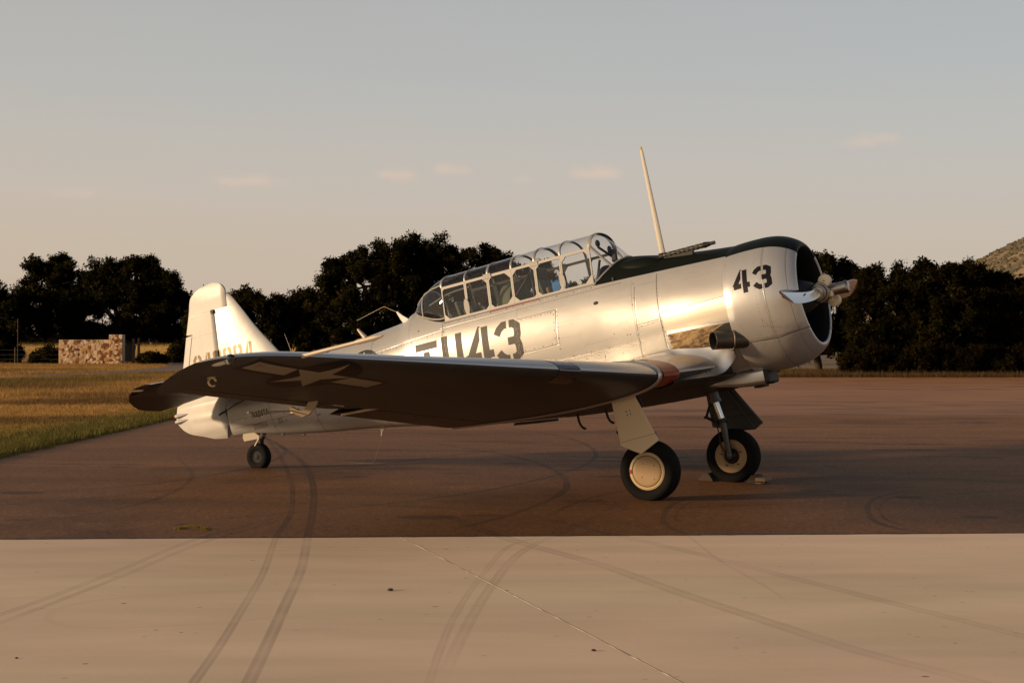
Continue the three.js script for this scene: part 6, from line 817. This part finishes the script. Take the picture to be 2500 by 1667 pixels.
// ------------------------------------------------------------------ grass, wall, fence, small things
{
  const blades = (n, h, spread) => { const P = [], N = []; for (let i = 0; i < n; i++) { const a = rr(0, 6.3), r = spread * Math.sqrt(rnd()), x = r * Math.cos(a), z = r * Math.sin(a), w = rr(0.004, 0.009), ht = h * rr(0.5, 1.2), lx = rr(-0.45, 0.45) * ht, lz = rr(-0.45, 0.45) * ht, d = rr(0, 6.3), c = Math.cos(d) * w, s = Math.sin(d) * w; P.push(x - c, 0, z - s, x + c, 0, z + s, x + lx, ht, z + lz); const nn = V(-s, 0.25 * w, c).normalize(); for (let k = 0; k < 3; k++) N.push(nn.x, nn.y, nn.z); } const g = new THREE.BufferGeometry(); g.setAttribute('position', new THREE.Float32BufferAttribute(P, 3)); g.setAttribute('normal', new THREE.Float32BufferAttribute(N, 3)); g.setAttribute('uv', new THREE.Float32BufferAttribute(new Float32Array(P.length / 3 * 2), 2)); return g; };
  const gm = new THREE.MeshPhysicalMaterial({ color: col(1, 1, 1), roughness: 0.9, side: THREE.DoubleSide, transmission: 0.25, thickness: 0, specularIntensity: 0.3 });
  const field = (name, label, geo, N, place) => { const m = shade(new THREE.InstancedMesh(geo, gm, N)), q = new THREE.Object3D(); for (let i = 0; i < N; i++) { const [x, z, s, c] = place(i); q.position.set(x, fieldHeight(x, z), z); q.rotation.set(0, rr(0, 6.3), 0); q.scale.set(s, s * rr(0.8, 1.25), s); q.updateMatrix(); m.setMatrixAt(i, q.matrix); m.setColorAt(i, c); } m.name = numbered(name); scene.add(m); return tag(m, label, null, null, 'stuff'); };
  const tone = (x, z) => { const t = fieldTone(x, z), k = rr(0.65, 1.35), gold = [0.46, 0.265, 0.080], green = [0.16, 0.135, 0.03], br = [0.19, 0.105, 0.038]; return col(...[0, 1, 2].map((i) => k * lerp(lerp(gold[i], br[i], t.brown), green[i], t.green))); };
  const onRoad = (x, z) => { const path = [[-70, -56], [-40, -61], [-23.9, -66.4], [-20.7, -76], [-20.2, -88], [-22.5, -102], [-25.8, -112], [-27, -128]]; for (let i = 0; i < path.length - 1; i++) { const [ax, az] = path[i], [bx, bz] = path[i + 1], l = (bx - ax) ** 2 + (bz - az) ** 2, t = clamp(((x - ax) * (bx - ax) + (z - az) * (bz - az)) / l, 0, 1); if (Math.hypot(x - ax - t * (bx - ax), z - az - t * (bz - az)) < 2.2) return true; } return false; };
  const tuft = blades(26, 0.075, 0.16), tuftBig = blades(34, 0.17, 0.5), weed = blades(22, 0.05, 0.07);
  field('grass', 'mown dry grass beside the apron at left', tuft, 60000, () => { let x, z; do { const u = rnd(); z = -lerp(17, 48, Math.pow(u, 1.3)); x = APRON_L - 0.03 - Math.pow(rnd(), 1.15) * (4 + (-z - 14) * 0.55); } while (false); return [x, z, rr(0.8, 1.6) * (x > -8.4 ? 1.05 : 0.95), tone(x, z)]; });
  field('grass', 'paler dry grass further out across the field', tuftBig, 42000, () => { let x, z; do { z = -lerp(40, 128, Math.pow(rnd(), 1.2)); x = -rr(4, 58); } while (x > APRON_L - 0.3 && z > APRON_FAR - 0.2 || onRoad(x, z)); return [x, z, rr(0.7, 1.3), tone(x, z)]; });
  field('grass', 'dry grass strip between the apron and the right hand wood', tuftBig, 9000, () => { const x = rr(-6, 34), z = -rr(66.5, 76); return [x, z, rr(0.8, 1.9), tone(x * 0.5 - 20, z).multiplyScalar(0.55)]; });
  field('tall_grass', 'bright sunlit straw field in the gaps under the oaks', blades(30, 0.9, 1.1), 9000, () => { const x = -rr(10, 95), z = -rr(165, 235), k = rr(0.8, 1.25); return [x, z, rr(0.9, 1.7), col(0.62 * k, 0.40 * k, 0.13 * k)]; });
  // pale gravel crumbs along the asphalt edge
  const crumb = new THREE.IcosahedronGeometry(1, 0), N = 700, m = shade(new THREE.InstancedMesh(crumb, std(0.55, 0.43, 0.3, 0.9), N)), q = new THREE.Object3D(); for (let i = 0; i < N; i++) { const z = -rr(18.5, 33), s = rr(0.008, 0.03); q.position.set(APRON_L - Math.abs(rr(-0.05, 0.35) * rnd()), s * 0.2 - 0.01, z); q.rotation.set(rr(0, 6), rr(0, 6), 0); q.scale.set(s * 1.4, s * 0.6, s); q.updateMatrix(); m.setMatrixAt(i, q.matrix); } m.name = 'gravel'; scene.add(m); tag(m, 'pale gravel crumbs along the grass edge of the apron', null, null, 'stuff');
  // yellow green weeds growing through the asphalt
  const wc = thing('weed_patch', 'small yellow green weeds in the asphalt near the concrete', 'weeds', [-2.70, 0, -11.92]), wi = shade(new THREE.InstancedMesh(weed, gm, 26)); for (let i = 0; i < 26; i++) { const g = rnd() < 0.72; q.position.set(g ? rr(-0.10, 0.05) : rr(0.11, 0.15), -0.003, (g ? rr(-0.10, 0.08) : rr(-0.02, 0.16))); q.rotation.set(0, rr(0, 6), 0); const s = rr(0.3, 0.6); q.scale.set(s, s * 0.9, s); q.updateMatrix(); wi.setMatrixAt(i, q.matrix); const k = rr(0.7, 1.3); wi.setColorAt(i, col(0.26 * k, 0.19 * k, 0.035 * k)); } wi.name = 'leaves'; wi.userData.kind = 'stuff'; wc.add(wi);
  // stone wall with pillar: irregular stones, each its own piece, set proud of pale mortar
  const wall = thing('stone_wall', 'low wall of tan and rust fieldstones with a taller pillar at its right end', 'stone wall', [-33.55, 0, -105.4]), WL = 3.75, PW = 1.0, WHt = 1.86, PHt = 2.24;
  part('mortar', [box(WL, WHt, 0.46, WL / 2, WHt / 2, 0, 0.03), box(PW, PHt, 0.66, WL + PW / 2, PHt / 2, 0, 0.03)], std(0.62, 0.50, 0.37, 0.95), wall);
  const stoneM = [[0.74, 0.54, 0.34], [0.62, 0.39, 0.19], [0.38, 0.15, 0.04], [0.27, 0.095, 0.03], [0.78, 0.60, 0.41], [0.52, 0.26, 0.09], [0.20, 0.08, 0.03], [0.70, 0.47, 0.26]].map((c) => std(...c, 0.92));
  const stones = (x0, w, h, z, n) => {       // relaxed points -> clipped cells -> bevelled stones
    let pts = Array.from({ length: n }, () => [rr(0, w), rr(0, h)]); const cell = (i) => { let poly = [[0, 0], [w, 0], [w, h], [0, h]]; for (let j = 0; j < pts.length; j++) if (j !== i) { const mx = (pts[i][0] + pts[j][0]) / 2, my = (pts[i][1] + pts[j][1]) / 2, nx = pts[j][0] - pts[i][0], ny = pts[j][1] - pts[i][1], out = []; for (let k = 0; k < poly.length; k++) { const a = poly[k], b = poly[(k + 1) % poly.length], da = (a[0] - mx) * nx + (a[1] - my) * ny, db = (b[0] - mx) * nx + (b[1] - my) * ny; if (da <= 0) out.push(a); if (da * db < 0) { const t = da / (da - db); out.push([lerp(a[0], b[0], t), lerp(a[1], b[1], t)]); } } poly = out; if (poly.length < 3) break; } return poly; };
    for (let it = 0; it < 2; it++) pts = pts.map((p, i) => { const c = cell(i); return c.length < 3 ? p : [c.reduce((s, v) => s + v[0], 0) / c.length, c.reduce((s, v) => s + v[1], 0) / c.length]; });
    pts.forEach((p, i) => { const c = cell(i); if (c.length < 3) return; const cx = c.reduce((s, v) => s + v[0], 0) / c.length, cy = c.reduce((s, v) => s + v[1], 0) / c.length, k = rr(0.80, 0.90), sh = c.map(([a, b]) => [cx + (a - cx) * k - p[0], cy + (b - cy) * k - p[1]]); const r = rnd(), mi = r < 0.42 ? [0, 1, 4, 7][Math.floor(rnd() * 4)] : r < 0.70 ? [1, 5, 7][Math.floor(rnd() * 3)] : [2, 3, 6][Math.floor(rnd() * 3)]; const s = part('stone', plateXY(sh, rr(0.05, 0.13), 0.022), stoneM[mi], wall); s.position.set(x0 + p[0], p[1], z + rr(0, 0.02)); });
  };
  stones(0.02, WL - 0.04, WHt - 0.02, 0.235, 165); stones(WL + 0.02, PW - 0.04, PHt - 0.02, 0.335, 62);
  // gate post and fence posts with wires
  const woodM = std(0.085, 0.055, 0.032, 0.95), postG = 'rough timber fence posts', post = (label, x, z, h, r) => { const t = thing('fence_post', label, 'fence post', [x, 0, z], postG); part('post', lathe([[r * 1.1, -0.1], [r, h * 0.5], [r * 0.92, h - 0.03], [r * 0.5, h], [0, h]], 10), woodM, t); return t; };
  post('thick dark timber post beside the wall pillar', -28.25, -106.0, 1.95, 0.12); post('timber gate post a step right of the wall pillar', -27.75, -105.6, 2.0, 0.10);
  const pole = thing('wire_pole', 'thin leaning dark pole left of the stone wall', 'pole', [-36.2, 0, -104]); part('post', bar([0, -0.1, 0], [0.02, 3.4, 0], 0.035, 0.03, 8), woodM, pole);
  post('fence post at the left picture edge', -39.2, -107.5, 1.3, 0.06); post('fence post midway between the left edge and the stone wall', -37.5, -107.2, 1.3, 0.06);
  const fp = thing('wire_fence', 'thin wire fence running left from the stone wall', 'fence', [0, 0, 0]); for (const y of [0.4, 0.75, 1.1]) part('wire', bar([-48, y, -108], [-33.7, y, -106.2], 0.008, 0.008, 5), std(0.12, 0.1, 0.08, 0.6, 0.5), fp);
  post('post of the far fence seen above the wing behind the fin', -15.6, -92, 1.9, 0.06); const rail = thing('fence_rail', 'thin rail fence above the wing behind the fin', 'fence', [0, 0, 0]); part('rail', [bar([-19.5, 1.75, -92], [-15.6, 1.75, -92], 0.03, 0.03, 6), bar([-19.5, 1.2, -92], [-15.6, 1.2, -92], 0.02, 0.02, 6)], woodM, rail);
  // small dark pebbles on the concrete
  const peb = [['small dark pebble on the concrete left of the joint', -0.76, -8.88, 0.016], ['tiny pebble on the concrete near the lower right', 1.85, -6.35, 0.012], ['tiny pebble on the concrete right of the joint', 0.41, -7.14, 0.010], ['tiny pebble on the concrete at far left', -2.43, -6.97, 0.007]];
  for (const [label, x, z, r] of peb) { const g = new THREE.DodecahedronGeometry(r, 0).scale(1.3, 0.6, 1); const p = tag(shade(new THREE.Mesh(g, std(0.05, 0.03, 0.02, 0.9))), label, 'pebble'); p.name = numbered('pebble'); p.position.set(x, r * 0.5, z); scene.add(p); }
}
renderer.render(scene, camera);
